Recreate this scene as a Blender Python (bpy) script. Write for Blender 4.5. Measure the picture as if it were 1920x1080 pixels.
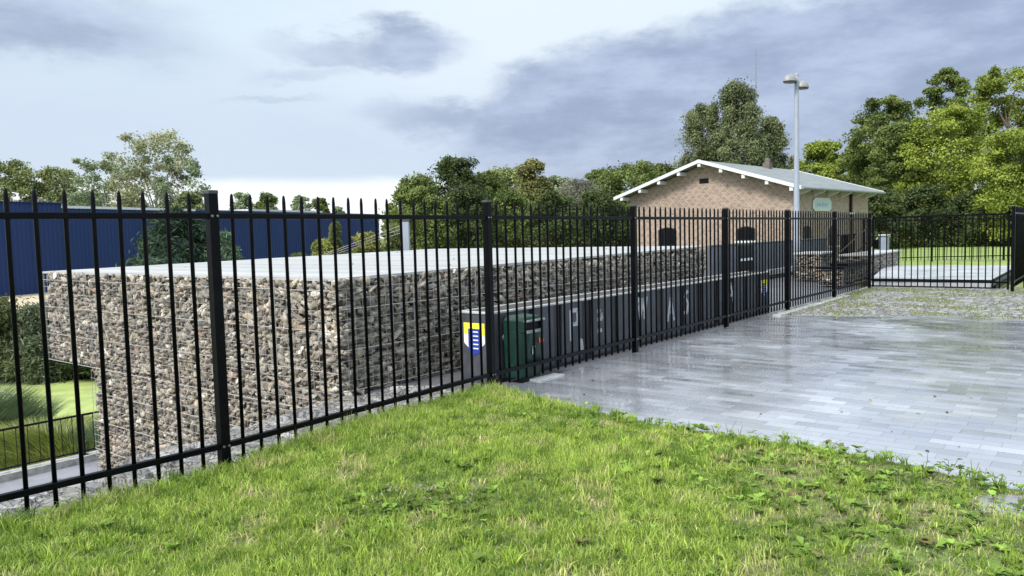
import bpy, math, random
import numpy as np
from mathutils import Vector, Matrix, noise as mnoise

for o in list(bpy.data.objects):
    bpy.data.objects.remove(o)
SC = bpy.context.scene
COL = SC.collection
rng = np.random.default_rng(7)
random.seed(7)

# ------------------------------------------------------------------ camera
EYE = 1.48
F_PX, D_PX, ROLL = 1442.0, 100.0, 0.025          # focal length, horizon offset (1920 px wide picture), roll
_dn = Vector((ROLL * F_PX * F_PX / D_PX, F_PX * F_PX / D_PX, F_PX)).normalized()   # world down, camera axes x right, y down, z forward
_up = -_dn
_fw = Vector((0, 0, 1)); _yw = (_fw - _fw.dot(_up) * _up).normalized()
_xw = _yw.cross(_up)
if _xw.x < 0: _xw = -_xw
cam = bpy.data.cameras.new('camera'); cam_o = bpy.data.objects.new('camera', cam); COL.objects.link(cam_o)
# columns: camera right, camera up, camera backward in the world
R = Matrix(((_xw.x, -_xw.y, -_xw.z), (_yw.x, -_yw.y, -_yw.z), (_up.x, -_up.y, -_up.z)))
cam_o.matrix_world = Matrix.Translation((0, 0, EYE)) @ R.to_4x4()
cam.sensor_width = 36.0; cam.lens = 36.0 * F_PX / 1920.0
cam.clip_start = 0.05; cam.clip_end = 3000
SC.camera = cam_o

# ------------------------------------------------------------------ view transform
SC.view_settings.view_transform = 'Standard'
SC.view_settings.look = 'None'
SC.view_settings.gamma = 1.0
SC.view_settings.use_curve_mapping = False
SC.view_settings.exposure = 1.5
SUN_EL, SUN_AZ = math.radians(48), math.radians(222)     # azimuth measured clockwise from +Y: behind the camera, to the left
sun = bpy.data.lights.new('sun', 'SUN'); sun.energy = 1.8; sun.angle = math.radians(16); sun.color = (1.0, 0.95, 0.87)
sun_o = bpy.data.objects.new('sun', sun); COL.objects.link(sun_o)
sd = Vector((math.sin(SUN_AZ) * math.cos(SUN_EL), math.cos(SUN_AZ) * math.cos(SUN_EL), math.sin(SUN_EL)))
sun_o.rotation_euler = sd.to_track_quat('Z', 'Y').to_euler()

# ------------------------------------------------------------------ node helpers
class X:
    """a socket with arithmetic"""
    def __init__(s, nt, sock): s.nt, s.s = nt, sock
    def _m(s, op, *a):
        n = s.nt.nodes.new('ShaderNodeMath'); n.operation = op
        for i, v in enumerate((s,) + a):
            if isinstance(v, X): s.nt.links.new(v.s, n.inputs[i])
            else: n.inputs[i].default_value = v
        return X(s.nt, n.outputs[0])
    def __add__(s, o): return s._m('ADD', o)
    __radd__ = __add__
    def __sub__(s, o): return s._m('SUBTRACT', o)
    def __rsub__(s, o): return (s * -1.0) + o
    def __mul__(s, o): return s._m('MULTIPLY', o)
    __rmul__ = __mul__
    def __truediv__(s, o): return s._m('DIVIDE', o)
    def floor(s): return s._m('FLOOR')
    def fract(s): return s._m('FRACT')
    def sqrt(s): return s._m('SQRT')
    def abs(s): return s._m('ABSOLUTE')
    def max(s, o): return s._m('MAXIMUM', o)
    def min(s, o): return s._m('MINIMUM', o)
    def gt(s, o): return s._m('GREATER_THAN', o)
    def lt(s, o): return s._m('LESS_THAN', o)
    def mod(s, o): return s._m('MODULO', o)
    def clamp(s):
        r = s._m('ADD', 0.0); r.s.node.use_clamp = True; return r
    def ss(s, a, b):
        n = s.nt.nodes.new('ShaderNodeMapRange'); n.interpolation_type = 'SMOOTHSTEP'
        s.nt.links.new(s.s, n.inputs[0]); n.inputs[1].default_value = a; n.inputs[2].default_value = b
        return X(s.nt, n.outputs[0])

class NT:
    def __init__(s, nt): s.nt = nt
    def node(s, t, **kw):
        n = s.nt.nodes.new(t)
        for k, v in kw.items(): setattr(n, k, v)
        return n
    def link(s, a, b):
        s.nt.links.new(a.s if isinstance(a, X) else a, b)
    def setin(s, inp, v):
        if isinstance(v, (X, bpy.types.NodeSocket)): s.link(v, inp)
        else:
            if isinstance(v, tuple) and len(v) == 3 and inp.type == 'RGBA': v = v + (1,)
            inp.default_value = v
    def obj(s):
        return s.node('ShaderNodeTexCoord').outputs['Object']
    def gen(s):
        return s.node('ShaderNodeTexCoord').outputs['Generated']
    def xyz(s, v):
        n = s.node('ShaderNodeSeparateXYZ'); s.link(v, n.inputs[0])
        return [X(s.nt, o) for o in n.outputs]
    def comb(s, x, y, z):
        n = s.node('ShaderNodeCombineXYZ')
        for i, v in enumerate((x, y, z)): s.setin(n.inputs[i], v)
        return n.outputs[0]
    def noise(s, v, scale, detail=4, rough=0.5, dist=0.0, col=False):
        n = s.node('ShaderNodeTexNoise'); s.link(v, n.inputs['Vector'])
        n.inputs['Scale'].default_value = scale; n.inputs['Detail'].default_value = detail
        n.inputs['Roughness'].default_value = rough; n.inputs['Distortion'].default_value = dist
        return n.outputs['Color'] if col else X(s.nt, n.outputs[0])
    def white(s, v, col=False):
        n = s.node('ShaderNodeTexWhiteNoise'); s.link(v, n.inputs['Vector'])
        return n.outputs['Color'] if col else X(s.nt, n.outputs['Value'])
    def vor(s, v, scale, feature='F1', out='Distance'):
        n = s.node('ShaderNodeTexVoronoi', feature=feature); s.link(v, n.inputs['Vector'])
        n.inputs['Scale'].default_value = scale
        return n.outputs[out] if out == 'Color' else X(s.nt, n.outputs[out])
    def mix(s, f, a, b, mode='MIX'):
        n = s.node('ShaderNodeMix', data_type='RGBA', blend_type=mode)
        s.setin(n.inputs[0], f); s.setin(n.inputs[6], a); s.setin(n.inputs[7], b)
        return n.outputs[2]
    def ramp(s, f, stops):
        n = s.node('ShaderNodeValToRGB'); s.link(f, n.inputs[0])
        el = n.color_ramp.elements
        while len(el) < len(stops): el.new(0.5)
        for e, (p, c) in zip(el, stops):
            e.position = p; e.color = (*c, 1)
        return n.outputs[0]
    def bump(s, h, strength=0.5, dist=0.01, normal=None):
        n = s.node('ShaderNodeBump'); s.link(h, n.inputs['Height'])
        n.inputs['Strength'].default_value = strength; n.inputs['Distance'].default_value = dist
        if normal is not None: s.link(normal, n.inputs['Normal'])
        return n.outputs[0]
    def scale(s, v, sx, sy, sz, rz=0.0):
        n = s.node('ShaderNodeMapping'); s.link(v, n.inputs[0])
        n.inputs['Scale'].default_value = (sx, sy, sz); n.inputs['Rotation'].default_value = (0, 0, rz)
        return n.outputs[0]

def material(name):
    m = bpy.data.materials.new(name); m.use_nodes = True
    n = NT(m.node_tree); b = m.node_tree.nodes['Principled BSDF']
    return m, n, b

def simple(name, col, rough=0.6, metal=0.0, var=0.12, scale=8.0, bump=0.0, spec=0.5, coat=0.0):
    m, n, b = material(name)
    o = n.obj(); f = n.noise(o, scale, 5, 0.6)
    c = n.mix(f.ss(0.3, 0.7), tuple(x * (1 - var) for x in col), tuple(min(1, x * (1 + var)) for x in col))
    n.setin(b.inputs['Base Color'], c)
    r = n.noise(o, scale * 2.3, 3)
    n.link((r * 0.25) + (rough - 0.12), b.inputs['Roughness'])
    b.inputs['Metallic'].default_value = metal
    b.inputs['Specular IOR Level'].default_value = spec
    b.inputs['Coat Weight'].default_value = coat
    if bump: n.link(n.bump(n.noise(o, scale * 4, 4), bump, 0.01), b.inputs['Normal'])
    return m

# ------------------------------------------------------------------ world: broken overcast
W = bpy.data.worlds.new('World'); SC.world = W; W.use_nodes = True
def pix_ae(px, py):
    c = Vector((px - 960, py - 540, F_PX))
    v = Vector((_xw.dot(c), _yw.dot(c), _up.dot(c))).normalized()
    return math.atan2(v.x, v.y), math.asin(v.z)
def build_world():
    n = NT(W.node_tree); bg = W.node_tree.nodes['Background']
    sky = n.node('ShaderNodeTexSky', sky_type='NISHITA')
    sky.sun_disc = False; sky.sun_elevation = SUN_EL; sky.sun_rotation = SUN_AZ
    sky.air_density = 1.0; sky.dust_density = 2.0; sky.ozone_density = 1.0
    g = n.gen(); x, y, z = n.xyz(g)
    az = x._m('ARCTAN2', y); el = z._m('ARCSINE')
    vec = n.comb(az * 1.0, el * 2.4, 0.0)
    w1 = n.noise(vec, 3.0, 6, 0.62); w2 = n.noise(n.scale(vec, 1, 1, 1, 1.1), 4.1, 6, 0.62)
    fine = n.noise(vec, 11.0, 7, 0.62)
    az2 = az + (w1 - 0.5) * 0.16 + (fine - 0.5) * 0.05; el2 = el + (w2 - 0.5) * 0.10 + (fine - 0.5) * 0.055
    def blob(px, py, rx, ry, rot=0.0, soft=0.45):
        a0, e0 = pix_ae(px, py); ra, re = rx / F_PX, ry / F_PX
        u = az2 - a0; v = el2 - e0; c, s_ = math.cos(rot), math.sin(rot)
        uu = (u * c + v * s_) / ra; vv = (v * c - u * s_) / re
        d = (uu * uu + vv * vv).sqrt()
        return 1.0 - d.ss(1 - soft, 1 + soft)
    dark = blob(1530, 190, 640, 165, 0.10, 0.16)
    dark = dark.max(blob(1880, 60, 430, 150, 0.1, 0.25) * 1.0)
    dark = dark.max(blob(1080, 195, 250, 95, 0.32, 0.25) * 0.95)
    dark = dark.max(blob(960, 232, 230, 40, -0.08, 0.45) * 0.8)
    dark = dark.max(blob(755, 90, 115, 34, 0.0, 0.5) * 0.85)
    dark = dark.max(blob(640, 82, 120, 26, 0.0, 0.5) * 0.6)
    dark = dark.max(blob(40, 40, 200, 55, 0.0, 0.6) * 0.8)
    dark = dark.max(blob(560, 130, 90, 14, 0.1, 0.7) * 0.35)
    dark = dark.max(blob(500, 192, 80, 8, 0.0, 0.7) * 0.35)
    # the rest of the dome (outside the picture) is broken cloud too
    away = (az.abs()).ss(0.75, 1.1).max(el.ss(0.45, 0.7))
    gen_c = n.noise(n.scale(g, 1, 1, 2.2), 2.6, 6, 0.6).ss(0.48, 0.66)
    dark = (dark * (1.0 - away) + gen_c * away * 0.8).clamp()
    # white gap under the cloud deck at the horizon (left), pale veil higher up
    lo = (1.0 - (el + (fine - 0.5) * 0.012).ss(0.062, 0.082))
    a_r = pix_ae(800, 340)[0]
    gap = lo * (1.0 - (az + (w1 - 0.5) * 0.2).ss(a_r - 0.05, a_r + 0.12))
    glow = blob(1030, 40, 420, 120, 0.1, 0.8)
    K = 10.0 / 2.83                      # colours below are as seen; Background strength 0.1, exposure 1.5
    def c3(r, gg, b_): return (r * K, gg * K, b_ * K)
    hi = el.ss(0.12, 0.34)
    base = n.mix(hi, c3(0.66, 0.76, 0.90), c3(0.78, 0.92, 1.0))
    streak = n.noise(n.comb(az * 2.0, el * 9.0, 3.0), 2.2, 6, 0.6).ss(0.35, 0.75)
    base = n.mix(streak * 0.35, base, c3(0.60, 0.69, 0.86))
    base = n.mix(glow * 0.7, base, c3(0.90, 0.98, 1.04))
    lump = n.noise(n.comb(az * 1.3, el * 3.5, 1.0), 5.0, 7, 0.62).ss(0.34, 0.68)
    dk = n.mix(lump, c3(0.325, 0.39, 0.555), c3(0.51, 0.585, 0.77))
    cl = n.mix(dark, base, dk)
    cl = n.mix(gap, cl, c3(1.10, 1.15, 1.18))
    nish = n.mix(1.0, sky.outputs[0], (1, 1, 1), 'MULTIPLY')
    # unseen sky overhead and behind is brightened above the deck ahead, as added soft fill
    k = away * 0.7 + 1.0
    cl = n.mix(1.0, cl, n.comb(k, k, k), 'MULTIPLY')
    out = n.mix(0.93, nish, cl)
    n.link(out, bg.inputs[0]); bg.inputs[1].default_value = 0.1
build_world()

# ------------------------------------------------------------------ object helpers
def tag(o, label=None, cat=None, group=None, kind=None):
    if label: o['label'] = label
    if cat: o['category'] = cat
    if group: o['group'] = group
    if kind: o['kind'] = kind
    return o
def thing(name, label, cat, loc=(0, 0, 0), rz=0.0, group=None):
    o = bpy.data.objects.new(name, None); COL.objects.link(o); o.empty_display_size = 0.2
    o.location = loc; o.rotation_euler = (0, 0, rz)
    return tag(o, label, cat, group)
def link(name, me, mat, parent=None, smooth=False):
    o = bpy.data.objects.new(name, me); COL.objects.link(o)
    if mat is not None and not me.materials: me.materials.append(mat)
    if smooth:
        me.polygons.foreach_set('use_smooth', [True] * len(me.polygons))
    if parent is not None: o.parent = parent
    return o

class MB:
    def __init__(s): s.v = []; s.f = []; s.M = None
    def add(s, vs, fs):
        b = len(s.v)
        for p in vs:
            p = Vector(p)
            if s.M is not None: p = s.M @ p
            s.v.append(p)
        for f in fs: s.f.append([i + b for i in f])
        return s
    def box(s, x0, x1, y0, y1, z0, z1, bev=0.0):
        if bev <= 0:
            s.add([(x0, y0, z0), (x1, y0, z0), (x1, y1, z0), (x0, y1, z0), (x0, y0, z1), (x1, y0, z1), (x1, y1, z1), (x0, y1, z1)],
                  [(3, 2, 1, 0), (4, 5, 6, 7), (0, 1, 5, 4), (1, 2, 6, 5), (2, 3, 7, 6), (3, 0, 4, 7)])
        else:   # bevelled vertical edges and top
            b = bev
            def ring(z, i): return [(x0 + b, y0 + i, z), (x1 - b, y0 + i, z), (x1 - i, y0 + b, z), (x1 - i, y1 - b, z), (x1 - b, y1 - i, z), (x0 + b, y1 - i, z), (x0 + i, y1 - b, z), (x0 + i, y0 + b, z)]
            r = ring(z0, 0) + ring(z1 - b, 0) + [(x0 + b, y0 + b, z1), (x1 - b, y0 + b, z1), (x1 - b, y0 + b, z1), (x1 - b, y1 - b, z1), (x1 - b, y1 - b, z1), (x0 + b, y1 - b, z1), (x0 + b, y1 - b, z1), (x0 + b, y0 + b, z1)]
            fs = [tuple(range(7, -1, -1))]
            for k in range(8):
                k2 = (k + 1) % 8; fs.append((k, k2, 8 + k2, 8 + k))
                fs.append((8 + k, 8 + k2, 16 + k2, 16 + k) if k % 2 == 0 else (8 + k, 8 + k2, 16 + k))
            fs.append((16, 17, 19, 21)); s.add(r, fs)
        return s
    def tube(s, pts, r, n=8, cap=True):
        pts = [Vector(p) for p in pts]; rs = r if isinstance(r, (list, tuple)) else [r] * len(pts)
        vs = []; prev = None
        for i, p in enumerate(pts):
            d = (pts[min(i + 1, len(pts) - 1)] - pts[max(i - 1, 0)]).normalized()
            a = d.orthogonal().normalized() if prev is None else (prev - prev.dot(d) * d).normalized()
            prev = a; b = d.cross(a)
            for k in range(n):
                t = 2 * math.pi * (k + 0.5) / n
                vs.append(p + (a * math.cos(t) + b * math.sin(t)) * rs[i])
        fs = []
        for i in range(len(pts) - 1):
            for k in range(n):
                k2 = (k + 1) % n
                fs.append((i * n + k, i * n + k2, (i + 1) * n + k2, (i + 1) * n + k))
        if cap:
            fs.append(tuple(range(n - 1, -1, -1))); fs.append(tuple((len(pts) - 1) * n + k for k in range(n)))
        return s.add(vs, fs)
    def prism(s, poly, z0, z1):
        n = len(poly); vs = [(x, y, z0) for x, y in poly] + [(x, y, z1) for x, y in poly]
        fs = [tuple(range(n - 1, -1, -1)), tuple(range(n, 2 * n))] + [(k, (k + 1) % n, n + (k + 1) % n, n + k) for k in range(n)]
        return s.add(vs, fs)
    def build(s, name, mat, parent=None, smooth=False):
        me = bpy.data.meshes.new(name); me.from_pydata([tuple(p) for p in s.v], [], s.f); me.update()
        return link(name, me, mat, parent, smooth)

def np_mesh(name, V, T, attr=None, k=3):
    """V (n,3), T (m,k) faces, attr per vertex (n,4)"""
    me = bpy.data.meshes.new(name)
    me.vertices.add(len(V)); me.vertices.foreach_set('co', np.asarray(V, np.float32).ravel())
    me.loops.add(len(T) * k); me.loops.foreach_set('vertex_index', np.asarray(T, np.int32).ravel())
    me.polygons.add(len(T)); me.polygons.foreach_set('loop_start', np.arange(0, len(T) * k, k, dtype=np.int32))
    me.polygons.foreach_set('loop_total', np.full(len(T), k, np.int32))
    if attr is not None:
        a = me.color_attributes.new('tint', 'FLOAT_COLOR', 'POINT'); a.data.foreach_set('color', np.asarray(attr, np.float32).ravel())
    me.update(calc_edges=True); me.validate()
    return me

# ------------------------------------------------------------------ site frame: d runs along the fence away from the camera, n to its left
DD = Vector((0.620, 0.7846, 0)); NN = Vector((-0.7846, 0.620, 0)); P2 = Vector((-0.217, 7.217, 0))
FANG = math.atan2(DD.y, DD.x)
def site(t, o, z=0.0): return P2 + DD * t + NN * o + Vector((0, 0, z))
def to_site(x, y):
    v = Vector((x, y, 0)) - P2; return v.dot(DD), v.dot(NN)
SITE = Matrix.Translation(P2) @ Matrix.Rotation(FANG, 4, 'Z')     # local x = t, local y = o
FENCE = [Vector((-3.76, 2.78, 0)), Vector((-1.892, 4.903, 0)), Vector((-0.217, 7.217, 0)), Vector((1.500, 9.40, 0)), Vector((3.256, 11.66, 0)),
         Vector((4.96, 13.80, 0)), Vector((6.737, 16.03, 0)), Vector((8.514, 18.27, 0))]
P8 = Vector((10.748, 16.468, 0))

# ------------------------------------------------------------------ materials
def mat_black_metal():
    m, n, b = material('black_powder_coat'); o = n.obj()
    n.setin(b.inputs['Base Color'], n.mix(n.noise(o, 14, 4).ss(0.45, 0.75), (0.0016, 0.0018, 0.0026), (0.004, 0.0045, 0.006)))
    n.link(n.noise(o, 60, 3) * 0.25 + 0.28, b.inputs['Roughness'])
    b.inputs['Specular IOR Level'].default_value = 0.09
    n.link(n.bump(n.noise(o, 300, 2), 0.08, 0.002), b.inputs['Normal'])
    return m
M_BLACK = mat_black_metal()

def mat_pavers():
    m, n, b = material('wet_pavers')
    o = n.obj(); x, y, z = n.xyz(o)                    # local x = along the fence, y = to its left
    wv = n.noise(o, 0.8, 3)
    Wd, Ln = 0.125, 0.30
    rowf = (x + (wv - 0.5) * 0.05) / Wd; row = rowf.floor()
    uf = (y / Ln) + row * 0.5 + n.white(n.comb(row, 3.0, 0.0)) * 0.18
    col = uf.floor(); fr = rowf.fract(); fu = uf.fract()
    jt = 0.05
    edge = fr.min(1.0 - fr) * Wd; edge2 = fu.min(1.0 - fu) * Ln
    e = edge.min(edge2)
    joint = 1.0 - e.ss(0.001, 0.005)
    idv = n.comb(row, col, 0.0)
    rnd = n.white(idv); rc = n.white(idv, col=True)
    c = n.ramp(rnd, [(0.0, (0.33, 0.34, 0.375)), (0.5, (0.38, 0.395, 0.435)), (0.85, (0.43, 0.44, 0.48)), (1.0, (0.54, 0.555, 0.60))])
    c = n.mix(n.noise(o, 1.3, 5, 0.6).ss(0.35, 0.7) * 0.45, c, (0.21, 0.215, 0.24))
    c = n.mix(n.noise(o, 40, 4).ss(0.3, 0.8) * 0.3, c, (0.30, 0.31, 0.33))
    c = n.mix(n.noise(o, 2.6, 6, 0.7).ss(0.60, 0.72) * 0.5, c, (0.13, 0.13, 0.12))
    c = n.mix(joint * 0.6, c, (0.09, 0.09, 0.09))
    n.setin(b.inputs['Base Color'], c)
    # each paver sits a hair out of level
    sub = n.node('ShaderNodeVectorMath', operation='SUBTRACT'); n.link(rc, sub.inputs[0]); sub.inputs[1].default_value = (0.5, 0.5, 0.5)
    sc = n.node('ShaderNodeVectorMath', operation='MULTIPLY'); n.link(sub.outputs[0], sc.inputs[0]); sc.inputs[1].default_value = (0.045, 0.045, 0)
    geo = n.node('ShaderNodeNewGeometry')
    ad = n.node('ShaderNodeVectorMath', operation='ADD'); n.link(geo.outputs['Normal'], ad.inputs[0]); n.link(sc.outputs[0], ad.inputs[1])
    nm = n.node('ShaderNodeVectorMath', operation='NORMALIZE'); n.link(ad.outputs[0], nm.inputs[0])
    h = (1.0 - joint) * 0.6 + n.noise(o, 90, 4) * 0.10 + n.noise(o, 9, 3) * 0.5
    bn = n.bump(h, 0.35, 0.004, nm.outputs[0])
    n.link(bn, b.inputs['Normal'])
    wet = n.noise(n.scale(o, 1, 1.0, 1), 0.55, 4, 0.6).ss(0.35, 0.65)
    rg = 0.26 - wet * 0.17 + rnd * 0.10 + joint * 0.2
    n.link(rg, b.inputs['Roughness'])
    b.inputs['IOR'].default_value = 1.6; b.inputs['Specular IOR Level'].default_value = 0.9
    b.inputs['Coat Weight'].default_value = 1.0; b.inputs['Coat IOR'].default_value = 2.6
    n.link(0.24 - wet * 0.18 + rnd * 0.06, b.inputs['Coat Roughness'])
    cn = n.bump(h, 0.12, 0.003, nm.outputs[0]); n.link(cn, b.inputs['Coat Normal'])
    return m
M_PAVER = mat_pavers()

def mat_cobble():
    m, n, b = material('weedy_cobbles'); o = n.obj()
    d = n.vor(o, 9.0, 'DISTANCE_TO_EDGE'); idc = n.vor(o, 9.0, 'F1', 'Color')
    cx, cy, cz = n.xyz(idc)
    c = n.ramp(cx, [(0, (0.15, 0.14, 0.14)), (0.5, (0.27, 0.255, 0.25)), (1, (0.42, 0.41, 0.41))])
    moss = n.noise(o, 1.6, 6, 0.7).ss(0.45, 0.62)
    c = n.mix((1.0 - d.ss(0.02, 0.10)), c, n.mix(moss, (0.06, 0.055, 0.05), (0.10, 0.13, 0.04)))
    c = n.mix(moss * n.noise(o, 25, 4).ss(0.35, 0.6) * 0.5, c, (0.20, 0.22, 0.11))
    n.setin(b.inputs['Base Color'], c)
    n.link(n.bump(d.ss(0, 0.12) + n.noise(o, 40, 3) * 0.3, 0.9, 0.03), b.inputs['Normal'])
    n.link(n.noise(o, 3, 3) * 0.5 + 0.22, b.inputs['Roughness'])
    return m
M_COBBLE = mat_cobble()

def mat_soil():
    m, n, b = material('turf_soil'); o = n.obj()
    a = n.noise(o, 1.7, 6, 0.65).ss(0.35, 0.65); c = n.mix(a, (0.13, 0.21, 0.035), (0.17, 0.18, 0.065))
    c = n.mix(n.noise(o, 22, 5, 0.7).ss(0.4, 0.65), c, (0.045, 0.055, 0.02))
    c = n.mix(n.noise(o, 70, 3).ss(0.6, 0.72) * 0.7, c, (0.34, 0.29, 0.18))
    n.setin(b.inputs['Base Color'], c); b.inputs['Roughness'].default_value = 0.9
    n.link(n.bump(n.noise(o, 40, 5, 0.7), 0.8, 0.02), b.inputs['Normal'])
    return m
M_SOIL = mat_soil()

def mat_tint(name, rough=0.6, trans=0.0, spec=0.4, mult=1.0):
    """colour comes from the per-vertex tint attribute (one hue per blade, leaf or stone)"""
    m = bpy.data.materials.new(name); m.use_nodes = True; nt = m.node_tree; n = NT(nt)
    b = nt.nodes['Principled BSDF']; at = n.node('ShaderNodeAttribute', attribute_name='tint')
    n.link(at.outputs['Color'], b.inputs['Base Color']); b.inputs['Roughness'].default_value = rough
    b.inputs['Specular IOR Level'].default_value = spec
    if trans:
        tr = n.node('ShaderNodeBsdfTranslucent'); n.link(at.outputs['Color'], tr.inputs[0])
        mx = n.node('ShaderNodeMixShader'); mx.inputs[0].default_value = trans
        out = nt.nodes['Material Output']
        n.link(b.outputs[0], mx.inputs[1]); n.link(tr.outputs[0], mx.inputs[2]); n.link(mx.outputs[0], out.inputs[0])
    return m, n, b
M_GRASS = mat_tint('grass_blades', 0.5, 0.35, 0.3)[0]
M_LEAF = mat_tint('leaves', 0.6, 0.26, 0.2)[0]
M_STONE, _n, _b = mat_tint('gabion_stone', 0.75, 0.0, 0.35)
_at = [q for q in _n.nt.nodes if q.type == 'ATTRIBUTE'][0]; _o = _n.obj()
_n.setin(_b.inputs['Base Color'], _n.mix(_n.noise(_o, 26, 5, 0.65).ss(0.3, 0.75) * 0.55, _at.outputs['Color'], (0.05, 0.047, 0.043)))
_n.link(_n.bump(_n.noise(_o, 45, 5, 0.6), 0.6, 0.012), _b.inputs['Normal'])
M_WIRE = simple('galvanised_wire', (0.34, 0.33, 0.315), 0.6, 0.3, 0.1, 20)
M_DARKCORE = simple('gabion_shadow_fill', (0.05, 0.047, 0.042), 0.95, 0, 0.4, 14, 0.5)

def mat_slab():
    m, n, b = material('board_marked_concrete'); o = n.obj(); x, y, z = n.xyz(o)
    bd = (x / 0.19); r = n.white(n.comb(bd.floor(), 1.0, 0.0)); j = bd.fract().min(1.0 - bd.fract())
    c = n.mix(r, (0.31, 0.308, 0.30), (0.46, 0.455, 0.445))
    c = n.mix((1.0 - j.ss(0.0, 0.09)) * 0.65, c, (0.13, 0.13, 0.13))
    c = n.mix(n.noise(n.scale(o, 1, 5, 1), 1.4, 6, 0.65).ss(0.42, 0.75) * 0.45, c, (0.20, 0.20, 0.21))
    c = n.mix(n.noise(o, 30, 5).ss(0.6, 0.75) * 0.4, c, (0.22, 0.22, 0.21))
    n.setin(b.inputs['Base Color'], c); n.link(n.noise(o, 3, 3) * 0.4 + 0.28, b.inputs['Roughness'])
    n.link(n.bump(j.ss(0, 0.08) + n.noise(o, 35, 4) * 0.3, 0.4, 0.006), b.inputs['Normal'])
    return m
M_SLAB = mat_slab()
M_CAP = simple('pale_concrete', (0.38, 0.38, 0.375), 0.6, 0, 0.2, 5, 0.3)
M_KERB = simple('kerb_concrete', (0.36, 0.35, 0.33), 0.7, 0, 0.3, 6, 0.5)

def mat_slate():
    m, n, b = material('slate_chippings'); o = n.obj()
    wn = n.noise(o, 7.0, 4, 0.6, 0.0, True)
    w0 = n.mix(0.12, n.scale(o, 1.0, 1.9, 1.0, 0.9), wn)
    w = w0
    d = n.vor(w, 11.0, 'DISTANCE_TO_EDGE'); cx, cy, cz = n.xyz(n.vor(w, 11.0, 'F1', 'Color'))
    c = n.ramp(cx, [(0, (0.11, 0.105, 0.105)), (0.6, (0.20, 0.195, 0.195)), (1, (0.36, 0.35, 0.34))])
    c = n.mix(n.noise(o, 2.5, 6, 0.7).ss(0.45, 0.6) * 0.8, c, (0.20, 0.185, 0.16))
    c = n.mix((1.0 - d.ss(0.0, 0.05)) * 0.6, c, (0.05, 0.05, 0.045))
    n.setin(b.inputs['Base Color'], c); n.link(n.noise(o, 4, 3) * 0.5 + 0.2, b.inputs['Roughness'])
    n.link(n.bump(d.ss(0, 0.05) + cy * 0.8 + n.noise(o, 30, 5) * 0.4, 0.8, 0.03), b.inputs['Normal'])
    return m
M_SLATE = mat_slate()

def mat_asphalt(name, col, lo=0.25):
    m, n, b = material(name); o = n.obj()
    c = n.mix(n.noise(o, 1.2, 6, 0.65).ss(0.35, 0.7), col, tuple(q * 0.62 for q in col))
    c = n.mix(n.noise(o, 120, 3).ss(0.5, 0.7) * 0.4, c, tuple(min(1, q * 1.8) for q in col))
    n.setin(b.inputs['Base Color'], c); n.link(n.noise(o, 0.9, 4) * 0.5 + lo, b.inputs['Roughness'])
    n.link(n.bump(n.noise(o, 130, 3), 0.4, 0.004), b.inputs['Normal'])
    return m
M_ASPH = mat_asphalt('wet_asphalt', (0.13, 0.13, 0.145), 0.15)
M_PATH = mat_asphalt('cycle_path_surface', (0.22, 0.22, 0.25), 0.3)
M_PLAT = mat_asphalt('platform_paving', (0.42, 0.44, 0.47), 0.10)
M_EARTH = simple('rough_ground', (0.14, 0.16, 0.06), 0.95, 0, 0.5, 0.5, 0.6)
M_LAWN = simple('lawn_grass', (0.18, 0.24, 0.055), 0.9, 0, 0.25, 0.35, 0.8)
M_SAND = simple('sandy_ground', (0.46, 0.38, 0.27), 0.95, 0, 0.12, 1.2, 0.4)
M_DUCK = simple('duckweed', (0.30, 0.36, 0.11), 0.7, 0, 0.16, 1.6, 0.25)
M_BARK = simple('bark', (0.12, 0.10, 0.075), 0.95, 0, 0.35, 6, 0.9)
M_PALEBARK = simple('pale_bark', (0.42, 0.40, 0.34), 0.9, 0, 0.35, 5, 0.6)

def sheet(name, poly, z, mat, local=True, thick=0.0):
    """flat ground sheet from a polygon given in (t, o) of the site frame or in world x, y"""
    mb = MB()
    n = len(poly)
    mb.add([(x, y, z) for x, y in poly], [tuple(range(n))])
    if thick:
        mb.add([(x, y, z - thick) for x, y in poly] + [(x, y, z) for x, y in poly], [(k, (k + 1) % n, n + (k + 1) % n, n + k) for k in range(n)])
    o = mb.build(name, mat)
    if local: o.matrix_world = SITE
    # normals up
    me = o.data
    if me.polygons[0].normal.z < 0: me.flip_normals()
    return tag(o, kind='structure')

# ------------------------------------------------------------------ ground
def ss(x, a, b):
    t = min(1, max(0, (x - a) / (b - a))); return t * t * (3 - 2 * t)
def low_z(x, y):
    t, o = to_site(x, y)
    z = -3.10
    z = z + (-3.85 + 3.10) * ss(o, 13.5, 16.0)                 # down to the pond
    far = ss(y + 0.35 * abs(x + 14) * 0.3, 31, 41)
    z = z * (1 - far) + (-1.65) * far
    back = ss(x + 0.25 * (y - 20), -9, 1) * ss(y, 17, 26)
    z = z * (1 - back) + (-0.12) * back
    return z
def ground_z(x, y):
    t, o = to_site(x, y)
    if y < 1.0: e = ss(o, 1.2, 6)
    else: e = ss(o, 0.95, 1.6)
    return -0.12 * (1 - e) + min(-0.12, low_z(x, y)) * e
def axis(lo, hi, c0, c1, fine):
    a = list(np.arange(c0, c1 + 1e-6, fine)); s = fine; v = c1
    while v < hi: s *= 1.35; v += s; a.append(min(v, hi))
    s = fine; v = c0
    while v > lo: s *= 1.35; v -= s; a.insert(0, max(v, lo))
    return a
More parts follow.
